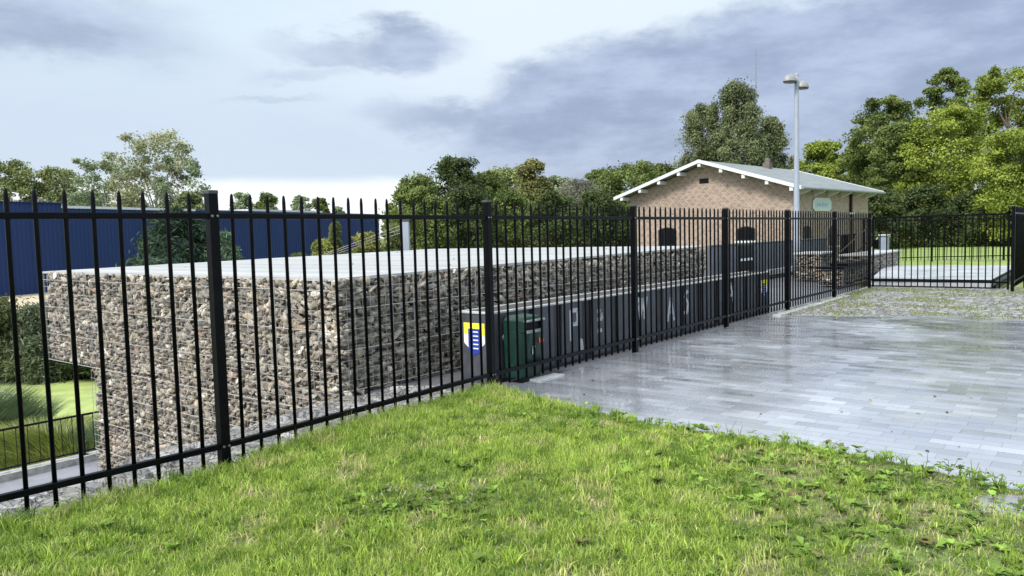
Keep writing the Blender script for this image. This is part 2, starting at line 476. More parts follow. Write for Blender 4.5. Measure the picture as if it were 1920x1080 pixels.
def build_ground():
    xs = axis(-900, 900, -42, 30, 1.0); ys = axis(-300, 1500, -4, 64, 1.0)
    V = []; Fc = []
    for y in ys:
        for x in xs:
            z = ground_z(x, y)
            V.append((x, y, z + (mnoise.noise(Vector((x * .4, y * .4, 0))) * 0.12 if z < -0.5 else 0)))
    nx = len(xs)
    for j in range(len(ys) - 1):
        for i in range(nx - 1):
            Fc.append((j * nx + i, j * nx + i + 1, (j + 1) * nx + i + 1, (j + 1) * nx + i))
    me = bpy.data.meshes.new('ground'); me.from_pydata(V, [], Fc); me.update()
    tag(link('ground', me, M_EARTH, smooth=True), kind='structure')
build_ground()

BROW = [(-6.2, -2.0), (-5.2, 1.0), (-3.19, 4.65), (-2.86, 5.17), (-2.43, 6.09), (-1.72, 7.34), (-1.25, 7.84)]
EDGE = [(-0.20, 7.22), (0.17, 6.84), (0.60, 6.33), (0.97, 5.89), (1.47, 5.43), (1.92, 5.11), (2.23, 4.83), (2.46, 4.52), (2.62, 4.30), (2.80, 4.08), (3.10, 3.75), (3.5, 3.2), (3.8, 2.4), (4.0, 1.2), (4.1, -3.0)]
def to_sites(pts): return [to_site(*p) for p in pts]
# paved square: everything right of the fence line, z = 0
sheet('paved_square', to_sites([(-0.30, 7.10), (4.30, 12.93), (4.42, 13.02), (5.57, 12.55), (6.89, 12.30), (7.73, 11.62), (14.0, 7.5), (26, 0), (20, -12), (2.0, -8), (1.9, 2.0), (1.2, 4.8), (0.4, 6.2)]), 0.0, M_PAVER)
sheet('cobbled_strip', to_sites([(4.20, 12.88), (5.57, 12.45), (6.89, 12.20), (7.73, 11.52), (14.0, 7.3), (19, 13), (11.3, 17.1), (9.0, 19.2)]), -0.006, M_COBBLE)
# low concrete edging between paving and fence foot
mb = MB(); mb.M = SITE
for k in range(7): mb.box(7.35 + k * 0.62, 7.96 + k * 0.62, -0.20, -0.06, -0.02, 0.022, 0.006)
tag(mb.build('kerb', M_CAP), kind='structure')
# asphalt strip behind the fence, z = -0.01
sheet('rear_pavement', [(-0.6, -0.06), (14.0, -0.06), (18, 2.0), (22, 2.0), (22, 8), (9.4, 8), (9.4, 1.3), (-0.5, 1.25)], -0.045, M_ASPH)
tag(bpy.data.objects['rear_pavement'], kind='structure')

# rubble margin between fence foot and the drop: relief mesh of flat slates
def build_margin():
    V = []; Fc = []; N1, N2 = 260, 44
    top = []
    left = [Vector((x, y, 0)) for x, y in BROW]
    right = [Vector((-6.0, -1.0, 0)) * 0 + Vector((-5.2, -1.9, 0)), Vector((-4.3, 1.9, 0)), Vector((-2.55, 4.0, 0)), Vector((-2.2, 4.5, 0)), Vector((-1.55, 5.35, 0)), Vector((-0.60, 6.66, 0)), Vector((-0.10, 7.25, 0))]
    def along(P, s):
        f = s * (len(P) - 1); i = min(int(f), len(P) - 2); return P[i].lerp(P[i + 1], f - i)
    for i in range(N1 + 1):
        a = along(left, i / N1); b = along(right, i / N1)
        for j in range(N2 + 1):
            p = b.lerp(a, j / N2)
            c = mnoise.cell(Vector((p.x * 4.2, p.y * 7.5, 0))) if hasattr(mnoise, 'cell') else 0
            h = mnoise.noise(Vector((p.x * 6, p.y * 9, 1))) * 0.020 + mnoise.noise(Vector((p.x * 17, p.y * 17, 5))) * 0.012 + (c - 0.5) * 0.018
            edge = ss(j / N2, 0.85, 1.0)
            V.append((p.x, p.y, -0.015 + h * 1.5 - edge * 0.05))
    for i in range(N1):
        for j in range(N2):
            q = i * (N2 + 1) + j; Fc.append((q, q + N2 + 1, q + N2 + 2, q + 1))
    # the bank below the brow
    base = len(V)
    for i in range(N1 + 1):
        a = along(left, i / N1)
        for j in range(1, 9):
            off = NN * (0.10 * j)
            V.append((a.x + off.x + random.uniform(-.03, .03), a.y + off.y, -0.09 - 0.42 * j))
    for i in range(N1):
        for j in range(8):
            q0 = i * (N2 + 1) + N2 if j == 0 else base + i * 8 + j - 1
            q1 = (i + 1) * (N2 + 1) + N2 if j == 0 else base + (i + 1) * 8 + j - 1
            Fc.append((q0, q1, base + (i + 1) * 8 + j, base + i * 8 + j))
    me = bpy.data.meshes.new('slate_bank'); me.from_pydata(V, [], Fc); me.update()
    tag(link('slate_bank', me, M_SLATE), kind='structure')
build_margin()

# ------------------------------------------------------------------ lower level: path, kerb, pond, sand
sheet('cycle_path', [(-26, 1.6), (20, 1.6), (20, 12.0), (-26, 12.0)], -3.0, M_PATH)
mb = MB(); mb.M = SITE; mb.box(-20, 20, 12.0, 12.28, -3.15, -2.86)
tag(mb.build('path_kerb', M_KERB), kind='structure')
sheet('pond', [(-34, 8), (-9, 17), (-12.5, 34), (-40, 34)], -3.55, M_DUCK, local=False)
sheet('sandy_yard', [(-60, 30), (-22, 34.5), (-20.5, 40), (-28, 53.0), (-60, 60)], -1.6, M_SAND, local=False)
tag(bpy.data.objects['sandy_yard'], kind='structure')

# ------------------------------------------------------------------ steel picket fences
def fence_frame(a, b):
    d = (b - a); L = d.length; d.normalize(); return d, L
def picket_mesh(name, parent, loc, rz, h0, h1):
    key = ('pk', round(h0, 3), round(h1, 3))
    if key not in CACHE:
        mb = MB(); mb.tube([(0, 0, h0), (0, 0, h1 - 0.05), (0, 0, h1 - 0.012), (0, 0, h1)], [0.0125, 0.0125, 0.0095, 0.004], 8)
        o = mb.build(name, M_BLACK, parent); CACHE[key] = o.data
        for p in o.data.polygons: p.use_smooth = len(p.vertices) == 4
    else:
        o = bpy.data.objects.new(name, CACHE[key]); COL.objects.link(o); o.parent = parent
    o.location = loc; o.rotation_euler = (random.gauss(0, .0022), random.gauss(0, .0022), rz)
    return o
CACHE = {}
def post_obj(parent, p, rz, h=1.80):
    mb = MB(); mb.box(-0.032, 0.032, -0.032, 0.032, -0.3, h - 0.012, 0.004)
    o = mb.build('post', M_BLACK, parent); o.location = p; o.rotation_euler = (0, 0, rz)
    for zz in (0.165, 1.645):
        for sg in (-1, 1): MB().tube([(0.018 * sg, -0.031, zz), (0.018 * sg, -0.040, zz)], 0.008, 6).build('bolt', M_BOLT, o)
    c = MB().box(-0.034, 0.034, -0.034, 0.034, h - 0.014, h + 0.008, 0.005).build('post_cap', M_CAPM, o)
    return o
M_BOLT = simple('zinc_bolt', (0.16, 0.16, 0.17), 0.4, 0.5, 0.2, 30)
M_CAPM = simple('dull_plastic_cap', (0.035, 0.037, 0.04), 0.55, 0, 0.2, 30)
def run_fence(root, pts, npk=19, limit=100, top=True, zo=0.0, order=None):
    cnt = 0; rest = MB()
    panels = list(range(len(pts) - 1))
    for i, p in enumerate(pts):
        d, L = fence_frame(pts[max(i - 1, 0)], pts[min(i + 1, len(pts) - 1)])
        post_obj(root, p + Vector((0, 0, zo)), math.atan2(d.y, d.x))
    for i in panels:
        a, b = pts[i], pts[i + 1]; d, L = fence_frame(a, b); rz = math.atan2(d.y, d.x)
        for zr in (0.165, 1.645):
            mb = MB(); mb.box(0.031, L - 0.031, -0.019, 0.019, zr - 0.018, zr + 0.018, 0.003)
            o = mb.build('rail', M_BLACK, root); o.location = a + Vector((0, 0, zo)); o.rotation_euler = (0, 0, rz)
        for k in range(npk):
            q = a + d * (L * (k + 1) / (npk + 1)) + Vector((0, 0, zo))
            j = 0.0 if i == 0 else random.uniform(-0.003, 0.003)
            if cnt < limit and not (i == 0 and k < 4):
                picket_mesh('picket', root, q, rz, 0.04, 1.79); cnt += 1
            else:
                rest.tube([(q.x, q.y, q.z + 0.04), (q.x, q.y, q.z + 1.74), (q.x, q.y, q.z + 1.79)], [0.0125, 0.0125, 0.005], 6)
    if rest.v: tag(rest.build('picket', M_BLACK, root), kind='stuff')
main = thing('picket_fence', 'long black steel picket fence running beside the grass and wet paving', 'fence')
run_fence(main, FENCE)
side = thing('picket_fence', 'short black picket fence seen edge-on at the right margin beyond the gate', 'fence')
run_fence(side, [P8 + Vector((0, 0, 0)), P8 + DD * 2.82, P8 + DD * 5.64, P8 + DD * 8.46], limit=60, zo=0.03)
# gate leaf between the last post of the long fence and the side fence
gate = thing('fence_gate', 'black barred gate leaf closing the gap above the weedy cobbles', 'gate')
d, L = fence_frame(FENCE[-1], P8); rz = math.atan2(d.y, d.x); a = FENCE[-1]
for zr in (0.185, 1.66):
    o = MB().box(0.06, L - 0.06, -0.02, 0.02, zr - 0.02, zr + 0.02, 0.003).build('rail', M_BLACK, gate); o.location = a; o.rotation_euler = (0, 0, rz)
for s_ in (0.06, L - 0.10):
    o = MB().box(s_, s_ + 0.04, -0.02, 0.02, 0.03, 1.68, 0.003).build('stile', M_BLACK, gate); o.location = a; o.rotation_euler = (0, 0, rz)
for k in range(19):
    q = a + d * (0.1 + (L - 0.2) * (k + 1) / 20)
    picket_mesh('picket', gate, q, rz, 0.05, 1.65)
o = MB().box(0.10, 0.20, -0.035, 0.035, 0.95, 1.15, 0.004).build('lock_box', M_BLACK, gate); o.location = a; o.rotation_euler = (0, 0, rz)
# the same fence again far behind, at the edge of the lawn
back = thing('picket_fence', 'distant black picket fence in front of the sunny lawn, seen through the gate', 'fence')
run_fence(back, [Vector((14.2, 31.0, 0)), Vector((16.9, 30.9, 0)), Vector((19.6, 30.6, 0)), Vector((22.3, 30.4, 0)), Vector((25.0, 30.2, 0))], npk=18, limit=80)

# ------------------------------------------------------------------ gabions
ICO_V = None
def ico(sub):
    import bmesh
    bm = bmesh.new(); bmesh.ops.create_icosphere(bm, subdivisions=sub, radius=1.0)
    V = np.array([v.co[:] for v in bm.verts]); T = np.array([[v.index for v in f.verts] for f in bm.faces]); bm.free()
    return V, T
ICO = {1: ico(1), 2: ico(2)}
STONE_COLS = np.array([(0.30, 0.27, 0.235), (0.36, 0.33, 0.30), (0.24, 0.22, 0.20), (0.42, 0.38, 0.33), (0.20, 0.185, 0.175), (0.33, 0.29, 0.235),
                       (0.50, 0.47, 0.43), (0.28, 0.235, 0.205), (0.34, 0.245, 0.19), (0.26, 0.265, 0.26), (0.62, 0.59, 0.55), (0.38, 0.35, 0.27)])
STONE_P = np.array([.14, .14, .13, .10, .10, .10, .06, .07, .03, .06, .03, .04]); STONE_P = STONE_P / STONE_P.sum()
def rand_rot():
    q = rng.normal(size=4); q /= np.linalg.norm(q); w, x, y, z = q
    return np.array([[1 - 2 * (y * y + z * z), 2 * (x * y - z * w), 2 * (x * z + y * w)], [2 * (x * y + z * w), 1 - 2 * (x * x + z * z), 2 * (y * z - x * w)], [2 * (x * z - y * w), 2 * (y * z + x * w), 1 - 2 * (x * x + y * y)]])
def stone_face(acc, org, u, w, h0, h1, nrm, size=0.10, sub=2, tintmul=1.0, rise=0.0):
    """pack broken stones behind a vertical face starting at org, running along u for w metres, between heights h0 and h1; nrm points out"""
    org = np.array(org, float); u = np.array(u, float); nrm = np.array(nrm, float)
    V0, T0 = ICO[sub]
    for layer in (0, 1):
        z = h0 + size * (0.3 if layer else 0.45)
        while z < h1 + size * 0.1:
            rh = size * rng.uniform(0.42, 0.62); x = -rng.uniform(0, size * 0.6)
            while x < w:
                big = rng.choice([0.5, 0.8, 1.1, 1.5, 2.1], p=[.22, .26, .24, .18, .10])
                sw = size * big; cx = x + sw / 2; x += sw * (0.80 if layer == 0 else 0.98)
                if cx > w - sw * .42 or cx < sw * .42: continue
                if layer == 1 and rng.uniform() < 0.22: continue
                hgt = size * rng.uniform(0.40, 0.85) * (0.75 + 0.30 * big)
                V = V0.copy()
                # cut the blob with a few random planes: flat broken faces
                for _ in range(9):
                    q = rng.normal(size=3); q /= np.linalg.norm(q); dpl = rng.uniform(0.22, 0.62)
                    t_ = V @ q - dpl; V = V - np.outer(np.maximum(t_, 0), q)
                V = V * np.array([sw * 0.95, size * 0.75, hgt * 0.86])
                a = rng.normal(0, 0.42); ca, sa = math.cos(a), math.sin(a)
                V = V @ np.array([[ca, 0, sa], [0, 1, 0], [-sa, 0, ca]]).T
                a = rng.uniform(-0.5, 0.5); ca, sa = math.cos(a), math.sin(a)
                V = V @ np.array([[ca, sa, 0], [-sa, ca, 0], [0, 0, 1]]).T
                ymax = V[:, 1].max()
                depth = (-ymax + rng.uniform(-0.030, 0.002)) if layer else (-ymax - 0.030 - rng.uniform(0, 0.04))
                zc = z + rng.uniform(-.03, .03); zt = h1 + rise * cx
                zc = min(zc, zt - V[:, 2].max() * 0.9)
                zc = max(zc, h0 - V[:, 2].min() * 0.9)
                P = org + np.outer(V[:, 0] + cx, u) + np.outer(V[:, 1] + depth, nrm) + np.outer(V[:, 2] + zc, [0, 0, 1])
                c = STONE_COLS[rng.choice(len(STONE_COLS), p=STONE_P)] * np.array([1.04, 1.0, 0.93]) * rng.uniform(0.55, 1.35) * tintmul
                acc['v'].append(P); acc['t'].append(T0 + acc['n']); acc['n'] += len(P)
                acc['c'].append(np.tile([*c, 1.0], (len(P), 1)))
            z += rh
def flush_stones(acc, parent):
    me = np_mesh('stone_fill', np.vstack(acc['v']), np.vstack(acc['t']), np.vstack(acc['c']))
    o = link('stone_fill', me, M_STONE, parent); tag(o, kind='stuff'); return o
def new_acc(): return {'v': [], 't': [], 'c': [], 'n': 0}
def wire_grid(mb, org, u, w, h0, h1, nrm, dx=0.10, dz=0.10, r=0.0027, joint=0.4):
    org = Vector(org); u = Vector(u); nrm = Vector(nrm) * 0.010
    k = 0; x = 0.0
    while x <= w + 1e-6:
        p = org + u * x + nrm; rr = r * (1.7 if k % 10 == 0 else 1)
        mb.tube([p + Vector((0, 0, h0)), p + Vector((0, 0, h1))], rr, 4, False); x += dx; k += 1
    k = 0; z = h0
    while z <= h1 + 1e-6:
        p = org + nrm * 1.2 + Vector((0, 0, z)); rr = r * (2.0 if abs((z - h0) % joint) < 1e-3 or abs((z - h0) % joint - joint) < 1e-3 else 1)
        mb.tube([p, p + u * w], rr, 4, False); z += dz; k += 1

GC = Vector((-1.668, 7.32, 0))                        # near corner of the big gabion block
UL = NN.copy(); UR = DD.copy()
WL_UP, WL_LOW, WR = 6.85, 5.42, 8.40
gab = thing('gabion_wall', 'big stone filled gabion block with pale concrete slab on top, overhanging the path', 'gabion wall', tuple(GC))
def rel(p): return tuple(Vector(p) - GC)
acc = new_acc()
stone_face(acc, (0, 0, 0), UL, WL_UP, -0.22, 1.095, -UR, 0.082, 2, 1.08)
stone_face(acc, (0, 0, 0), UL, WL_LOW, -3.0, -0.22, -UR, 0.085, 1, 1.08)
stone_face(acc, (0, 0, 0), UR, WR, -0.10, 1.095, -UL, 0.088, 2, 1.10, 0.0105)
# end faces and underside edge of the overhang, as seen from the side
stone_face(acc, tuple(UL * WL_UP), UR, 3.0, -0.22, 1.06, UL, 0.12, 1)
stone_face(acc, tuple(UL * WL_LOW), UR, 3.0, -3.0, -0.22, UL, 0.12, 1)
flush_stones(acc, gab)
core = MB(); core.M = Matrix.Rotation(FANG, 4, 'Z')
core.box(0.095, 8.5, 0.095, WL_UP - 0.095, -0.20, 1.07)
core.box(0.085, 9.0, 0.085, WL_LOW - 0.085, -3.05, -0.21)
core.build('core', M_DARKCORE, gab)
wm = MB()
wire_grid(wm, (0, 0, 0), UL, WL_UP, -0.22, 1.06, -UR)
wire_grid(wm, (0, 0, 0), UL, WL_LOW, -2.97, -0.27, -UR)
wire_grid(wm, (0, 0, 0), UR, WR, 0.0, 1.08, -UL)
wire_grid(wm, tuple(UL * WL_UP), UR, 3.0, -0.22, 1.06, UL)
wm.build('wire_mesh', M_WIRE, gab)
# slab on top, rising slightly along the fence direction
sl = MB(); sl.M = Matrix.Rotation(FANG, 4, 'Z')
def ztop(t): return 1.10 + 0.0105 * t
T1, O1 = 8.6, 6.98
base_v = []
Tn, On = 40, 20
for i in range(Tn + 1):
    for j in range(On + 1):
        t = 0.035 + (T1 - 0.035) * i / Tn; o_ = 0.035 + (O1 - 0.035) * j / On
        base_v.append((t, o_, ztop(t) + 0.004 * mnoise.noise(Vector((t * 1.3, o_ * 1.3, 0)))))
fs = []
for i in range(Tn):
    for j in range(On):
        q = i * (On + 1) + j; fs.append((q, q + On + 1, q + On + 2, q + 1))
sl.add(base_v, fs)
sl.add([(.035, .035, 1.072), (T1, .035, 1.162), (T1, O1, 1.162), (.035, O1, 1.072), (.035, .035, ztop(0)), (T1, .035, ztop(T1)), (T1, O1, ztop(T1)), (.035, O1, ztop(0))],
       [(3, 2, 1, 0), (0, 1, 5, 4), (1, 2, 6, 5), (2, 3, 7, 6), (3, 0, 4, 7)])
slab = sl.build('concrete_slab', M_SLAB, gab)
slab.data.transform(Matrix.Rotation(-FANG, 4, 'Z')); slab.rotation_euler = (0, 0, FANG)

# the little gabions near the station building
def small_gabion(name, label, org, u, v, w, dpt, h, cap, z0=0.0, size=0.12, capover=0.03):
    g = thing(name, label, 'gabion', org)
    acc = new_acc(); u = Vector(u); v = Vector(v)
    stone_face(acc, (0, 0, 0), u, w, z0, h, tuple(-v), size, 1)
    stone_face(acc, tuple(u * 0), v, dpt, z0, h, tuple(-u), size, 1)
    stone_face(acc, tuple(u * w), v, dpt, z0, h, tuple(u), size, 1)
    flush_stones(acc, g)
    ang = math.atan2(u.y, u.x); m = Matrix.Rotation(ang, 4, 'Z')
    sgn = 1 if u.cross(v).z > 0 else -1
    c = MB(); c.M = m; y0, y1 = sorted((0.09 * sgn, (dpt - 0.05) * sgn)); c.box(0.08, w - 0.08, y0, y1, z0, h - 0.02); c.build('core', M_DARKCORE, g)
    wmm = MB(); wire_grid(wmm, (0, 0, 0), u, w, z0, h, tuple(-v), 0.2, 0.1, 0.003); wire_grid(wmm, (0, 0, 0), v, dpt, z0, h, tuple(-u), 0.2, 0.1, 0.003)
    wmm.build('wire_mesh', M_WIRE, g)
    c = MB(); c.M = m; y0, y1 = sorted((-capover * sgn, (dpt + capover) * sgn)); c.box(-capover, w + capover, y0, y1, h, h + 0.05, 0.01)
    c.build('cap', cap, g)
    return g
small_gabion('gabion_block', 'square stone gabion block with pale flat cap beside the lamp post', (8.62, 21.35, 0), tuple(DD), tuple(NN), 1.30, 0.75, 0.72, M_CAP)
small_gabion('gabion_block', 'long low gabion wall with whitish coping behind the corner fence post', (10.35, 22.30, 0), tuple(DD), tuple(NN), 4.2, 0.8, 0.60, M_CAP)
bench = small_gabion('gabion_bench', 'low gabion bench with black plank seat, just left of the corner fence post', (8.25, 19.15, 0), tuple(DD), tuple(NN), 2.9, 0.6, 0.42, M_BLACK)
for k in range(3):
    c = MB(); c.M = Matrix.Rotation(FANG, 4, 'Z'); c.box(0.5, 2.2, 0.02 + k * 0.15, 0.14 + k * 0.15, 0.475, 0.535, 0.006); c.build('seat_plank', M_BLACK, bench)

# ------------------------------------------------------------------ dark sign wall behind the fence with lettering and arms
M_WALLDK = simple('black_recess_panel', (0.004, 0.005, 0.008), 0.35, 0, 0.3, 9)
M_WALLGR = simple('slate_grey_panel', (0.050, 0.054, 0.066), 0.5, 0, 0.25, 5, 0.1)
M_WHITE = simple('white_paint', (0.72, 0.74, 0.76), 0.6, 0, 0.1, 30)
M_YEL = simple('yellow_paint', (0.78, 0.74, 0.06), 0.5, 0, 0.06, 20)
M_BLUE = simple('blue_paint', (0.02, 0.045, 0.30), 0.45, 0, 0.1, 20)
sw = thing('sign_wall', 'dark grey low wall with white lettering and a painted shield on its near end', 'wall', tuple(P2), FANG)
T0, T9, O0, O9, HW = 0.42, 8.35, 0.34, 0.76, 0.70
MB().box(T0 + 0.02, T9, O0 + 0.02, O9, -0.3, HW - 0.023).build('body', M_WALLDK, sw)
MB().box(T0, T0 + 0.02, O0, O9, -0.3, HW - 0.023).build('end_panel', M_WALLGR, sw)
MB().box(T0 - 0.01, T9 + 0.01, O0 - 0.012, O0 + 0.028, HW - 0.022, HW, 0.004).build('coping', M_CAP, sw)
MB().box(T0 - 0.01, T9 + 0.01, O9 - 0.028, O9 + 0.012, HW - 0.022, HW, 0.004).build('coping', M_CAP, sw)
MB().box(T0 - 0.01, T0 + 0.03, O0 + 0.030, O9 - 0.030, HW - 0.022, HW, 0.004).build('coping', M_CAP, sw)
MB().box(T0 + 0.032, T9, O0 + 0.030, O9 - 0.030, HW - 0.0225, HW - 0.012).build('gravel_top', M_DARKCORE, sw)
pan = []
t = T0 + 0.02; k = 0
while t < T9 - 0.1:
    wpan = [0.50, 0.40, 0.42, 0.44, 0.40, 0.46][k % 6]; gap = [0.18, 0.16, 0.22, 0.18, 0.20][k % 5]
    t1 = min(t + wpan, T9)
    MB().box(t, t1, O0 - 0.004, O0 + 0.02, 0.0, HW - 0.026, 0.002).build('panel', M_WALLGR, sw); pan.append((t, t1)); t = t1 + gap; k += 1
# letters: strokes in panel coordinates, painted 2 mm proud
def mat_worn():
    m, n, b = material('worn_white_paint'); o = n.obj()
    f = n.noise(n.scale(o, 1, 1, 1), 9, 5, 0.7).ss(0.36, 0.48)
    n.setin(b.inputs['Base Color'], n.mix(f, (0.07, 0.075, 0.09), (0.40, 0.42, 0.44))); b.inputs['Roughness'].default_value = 0.6
    return m
M_WORN = mat_worn()
def strokes(name, segs, w, mat, parent, face_o):
    mb = MB()
    for (x0, z0, x1, z1) in segs:
        dx, dz = x1 - x0, z1 - z0; l = math.hypot(dx, dz); nx, nz = -dz / l * w / 2, dx / l * w / 2
        q = [(x0 + nx, z0 + nz), (x1 + nx, z1 + nz), (x1 - nx, z1 - nz), (x0 - nx, z0 - nz)]
        mb.add([(x, face_o, z) for x, z in q] + [(x, face_o + 0.004, z) for x, z in q], [(0, 1, 2, 3), (7, 6, 5, 4), (0, 4, 5, 1), (1, 5, 6, 2), (2, 6, 7, 3), (3, 7, 4, 0)])
    return mb.build(name, mat, parent)
fo = O0 - 0.008
L = {
 'P': [(0, 0, 0, .36), (0, .35, .14, .35), (.14, .35, .14, .20), (.14, .19, 0, .19)],
 'e': [(0.02, .30, .10, .30), (.10, .30, .13, .2), (.02, .2, .13, .2), (.02, .06, .12, .06)],
 'W': [(0, .36, .06, .06), (.06, .06, .12, .34), (.12, .34, .18, .06), (.18, .06, .24, .36)],
 'A': [(0, 0, .10, .34), (.10, .34, .20, 0), (.05, .13, .15, .13)],
 'S': [(.14, .34, .02, .28), (.02, .28, .13, .16), (.13, .16, .11, .02), (.11, .02, 0, .03)],
}
for ch, tt, zz, wd in (('P', 1.86, 0.23, 0.05), ('e', 2.42, 0.22, 0.045), ('W', 3.45, 0.25, 0.05), ('A', 4.30, 0.20, 0.045), ('S', 4.82, 0.25, 0.05), ('A', 6.45, 0.27, 0.045)):
    strokes('letter', [(a_ + tt, b_ + zz, c_ + tt, d_ + zz) for a_, b_, c_, d_ in L[ch]], wd, M_WORN, sw, fo)
# pale figure under the P
mb = MB(); mb.add([(2.0, fo, .05), (2.13, fo, .05), (2.10, fo, .22), (2.05, fo, .24)] + [(2.0, fo + .004, .05), (2.13, fo + .004, .05), (2.10, fo + .004, .22), (2.05, fo + .004, .24)], [(0, 1, 2, 3), (0, 4, 5, 1), (1, 5, 6, 2), (2, 6, 7, 3), (3, 7, 4, 0)])
mb.build('painted_mark', M_WORN, sw)
def flat(poly, name, mat, parent, frame):
    n_ = len(poly); mb = MB()
    mb.add([frame(u_, z_, 0) for u_, z_ in poly] + [frame(u_, z_, 1) for u_, z_ in poly], [tuple(range(n_)), tuple(range(2 * n_ - 1, n_ - 1, -1))] + [(k, (k + 1) % n_, n_ + (k + 1) % n_, n_ + k) for k in range(n_)])
    return mb.build(name, mat, parent)
def arms(parent, frame, s):
    """shield: yellow over white, blue tongue with five white bars"""
    W_ = 0.285 * s; H_ = 0.26 * s
    sh = thing('shield', None, None); sh.parent = parent
    flat([(0, H_), (0, 0.14 * s), (W_, 0.14 * s), (W_, H_)], 'yellow_field', M_YEL, parent, lambda u, z, k: frame(u, z, 0.001 + 0.001 * (1 - k)))
    flat([(0, 0.14 * s), (0, 0.05 * s), (W_ * 0.22, 0), (W_ * 0.78, 0), (W_, 0.05 * s), (W_, 0.14 * s)], 'white_field', M_WHITE, parent, lambda u, z, k: frame(u, z, 0.001 + 0.001 * (1 - k)))
    flat([(W_ * .22, 0.20 * s), (W_ * .22, -0.04 * s), (W_ * .5, -0.075 * s), (W_ * .78, -0.04 * s), (W_ * .78, 0.20 * s)], 'blue_tongue', M_BLUE, parent, lambda u, z, k: frame(u, z, 0.0025 + 0.002 * (1 - k)))
    for i in range(5):
        z0 = (0.175 - i * 0.043) * s
        flat([(W_ * .46, z0), (W_ * .46, z0 - .013 * s), (W_ * .70, z0 - .013 * s), (W_ * .70, z0)], 'white_bar', M_WHITE, parent, lambda u, z, k: frame(u, z, 0.005 + 0.002 * (1 - k)))
    bpy.data.objects.remove(sh)
# near end: u runs from the far-left edge (o = O9) towards the fence (o = O0)
arms(sw, lambda u, z, e: (T0 - e, O9 - 0.05 - u, 0.32 + z), 1.0)
# plaza side, far end
arms(sw, lambda u, z, e: (7.92 + u, O0 - 0.005 - e, 0.30 + z), 1.0)
# chevron next to the bin
strokes('arrow_mark', [(0.60, 0.42, 0.64, 0.47), (0.60, 0.42, 0.64, 0.37)], 0.012, M_WHITE, sw, fo)

# ------------------------------------------------------------------ litter bin
M_GREEN = simple('bottle_green_plastic', (0.004, 0.026, 0.018), 0.42, 0, 0.35, 7, 0.1, 0.35)
M_SLOT = simple('bin_inside', (0.004, 0.004, 0.004), 0.9, 0, 0.1, 5)
M_RIM = simple('worn_bin_rim', (0.22, 0.25, 0.25), 0.5, 0, 0.2, 20)
M_ORANGE = simple('orange_sticker', (0.70, 0.16, 0.05), 0.5, 0, 0.1, 20)
M_STICK = simple('grey_sticker', (0.45, 0.52, 0.50), 0.5, 0, 0.2, 60)
bn = thing('litter_bin', 'dark green litter bin with a wide slot, against the dark wall end', 'litter bin', tuple(site(0.58, 0.05)), FANG)
bn.scale = (0.86, 0.95, 0.945)
def bin_ring(z, x0, x1, y0, y1, c): return [(x0 + c, y0, z), (x1 - c, y0, z), (x1, y0 + c, z), (x1, y1, z), (x0, y1, z), (x0, y0 + c, z)]
def rings(rs):
    mb = MB(); n_ = len(rs[0]); vs = [p for r in rs for p in r]; fs = [tuple(range(n_ - 1, -1, -1))]
    for i in range(len(rs) - 1):
        for k in range(n_):
            fs.append((i * n_ + k, i * n_ + (k + 1) % n_, (i + 1) * n_ + (k + 1) % n_, (i + 1) * n_ + k))
    fs.append(tuple((len(rs) - 1) * n_ + k for k in range(n_))); return mb.add(vs, fs)
rings([bin_ring(0.012, 0.02, 0.38, 0.02, 0.27, 0.05), bin_ring(0.03, 0.015, 0.385, 0.012, 0.27, 0.05), bin_ring(0.50, 0, 0.40, -0.01, 0.27, 0.05), bin_ring(0.52, 0.0, 0.40, -0.012, 0.27, 0.05)]).build('body', M_GREEN, bn)
# hood with the opening framed on the front
hd = MB()
hd.box(0.0, 0.05, 0.0, 0.27, 0.521, 0.64); hd.box(0.35, 0.40, 0.0, 0.27, 0.521, 0.64); hd.box(0.05, 0.35, 0.20, 0.27, 0.521, 0.64)
hd.add([(-.004, -.02, .63), (.404, -.02, .63), (.404, .272, .63), (-.004, .272, .63), (.05, .02, .675), (.35, .02, .675), (.36, .24, .69), (.04, .24, .69)], [(3, 2, 1, 0), (4, 5, 6, 7), (0, 1, 5, 4), (1, 2, 6, 5), (2, 3, 7, 6), (3, 0, 4, 7)])
hd.build('hood', M_GREEN, bn)
MB().box(0.052, 0.348, 0.03, 0.198, 0.522, 0.628).build('slot', M_SLOT, bn)
MB().box(0.04, 0.36, -0.022, 0.012, 0.505, 0.535, 0.004).build('lip', M_RIM, bn)
MB().box(-0.002, 0.402, -0.028, -0.004, 0.626, 0.646, 0.004).build('rim', M_RIM, bn)
# figure putting litter in a bin, pale sticker
st = MB()
st.box(0.15, 0.20, -0.016, -0.010, 0.27, 0.325); st.box(0.155, 0.21, -0.016, -0.010, 0.335, 0.36); st.box(0.165, 0.195, -0.016, -0.010, 0.365, 0.40); st.box(0.175, 0.197, -0.016, -0.010, 0.41, 0.435)
st.build('pictogram', M_STICK, bn)
st = MB(); st.tube([(0.345, -0.018, 0.40), (0.345, -0.010, 0.40)], 0.030, 14); st.build('round_sticker', M_ORANGE, bn)
MB().box(0.285, 0.305, -0.016, -0.010, 0.38, 0.44).build('sticker', M_ORANGE, bn)
mb = MB(); mb.M = SITE; mb.box(0.62, 1.05, -0.12, 0.02, -0.001, 0.012, 0.004)
tag(mb.build('concrete_footing', M_CAP), 'small pale concrete footing on the paving in front of the green bin', 'footing')

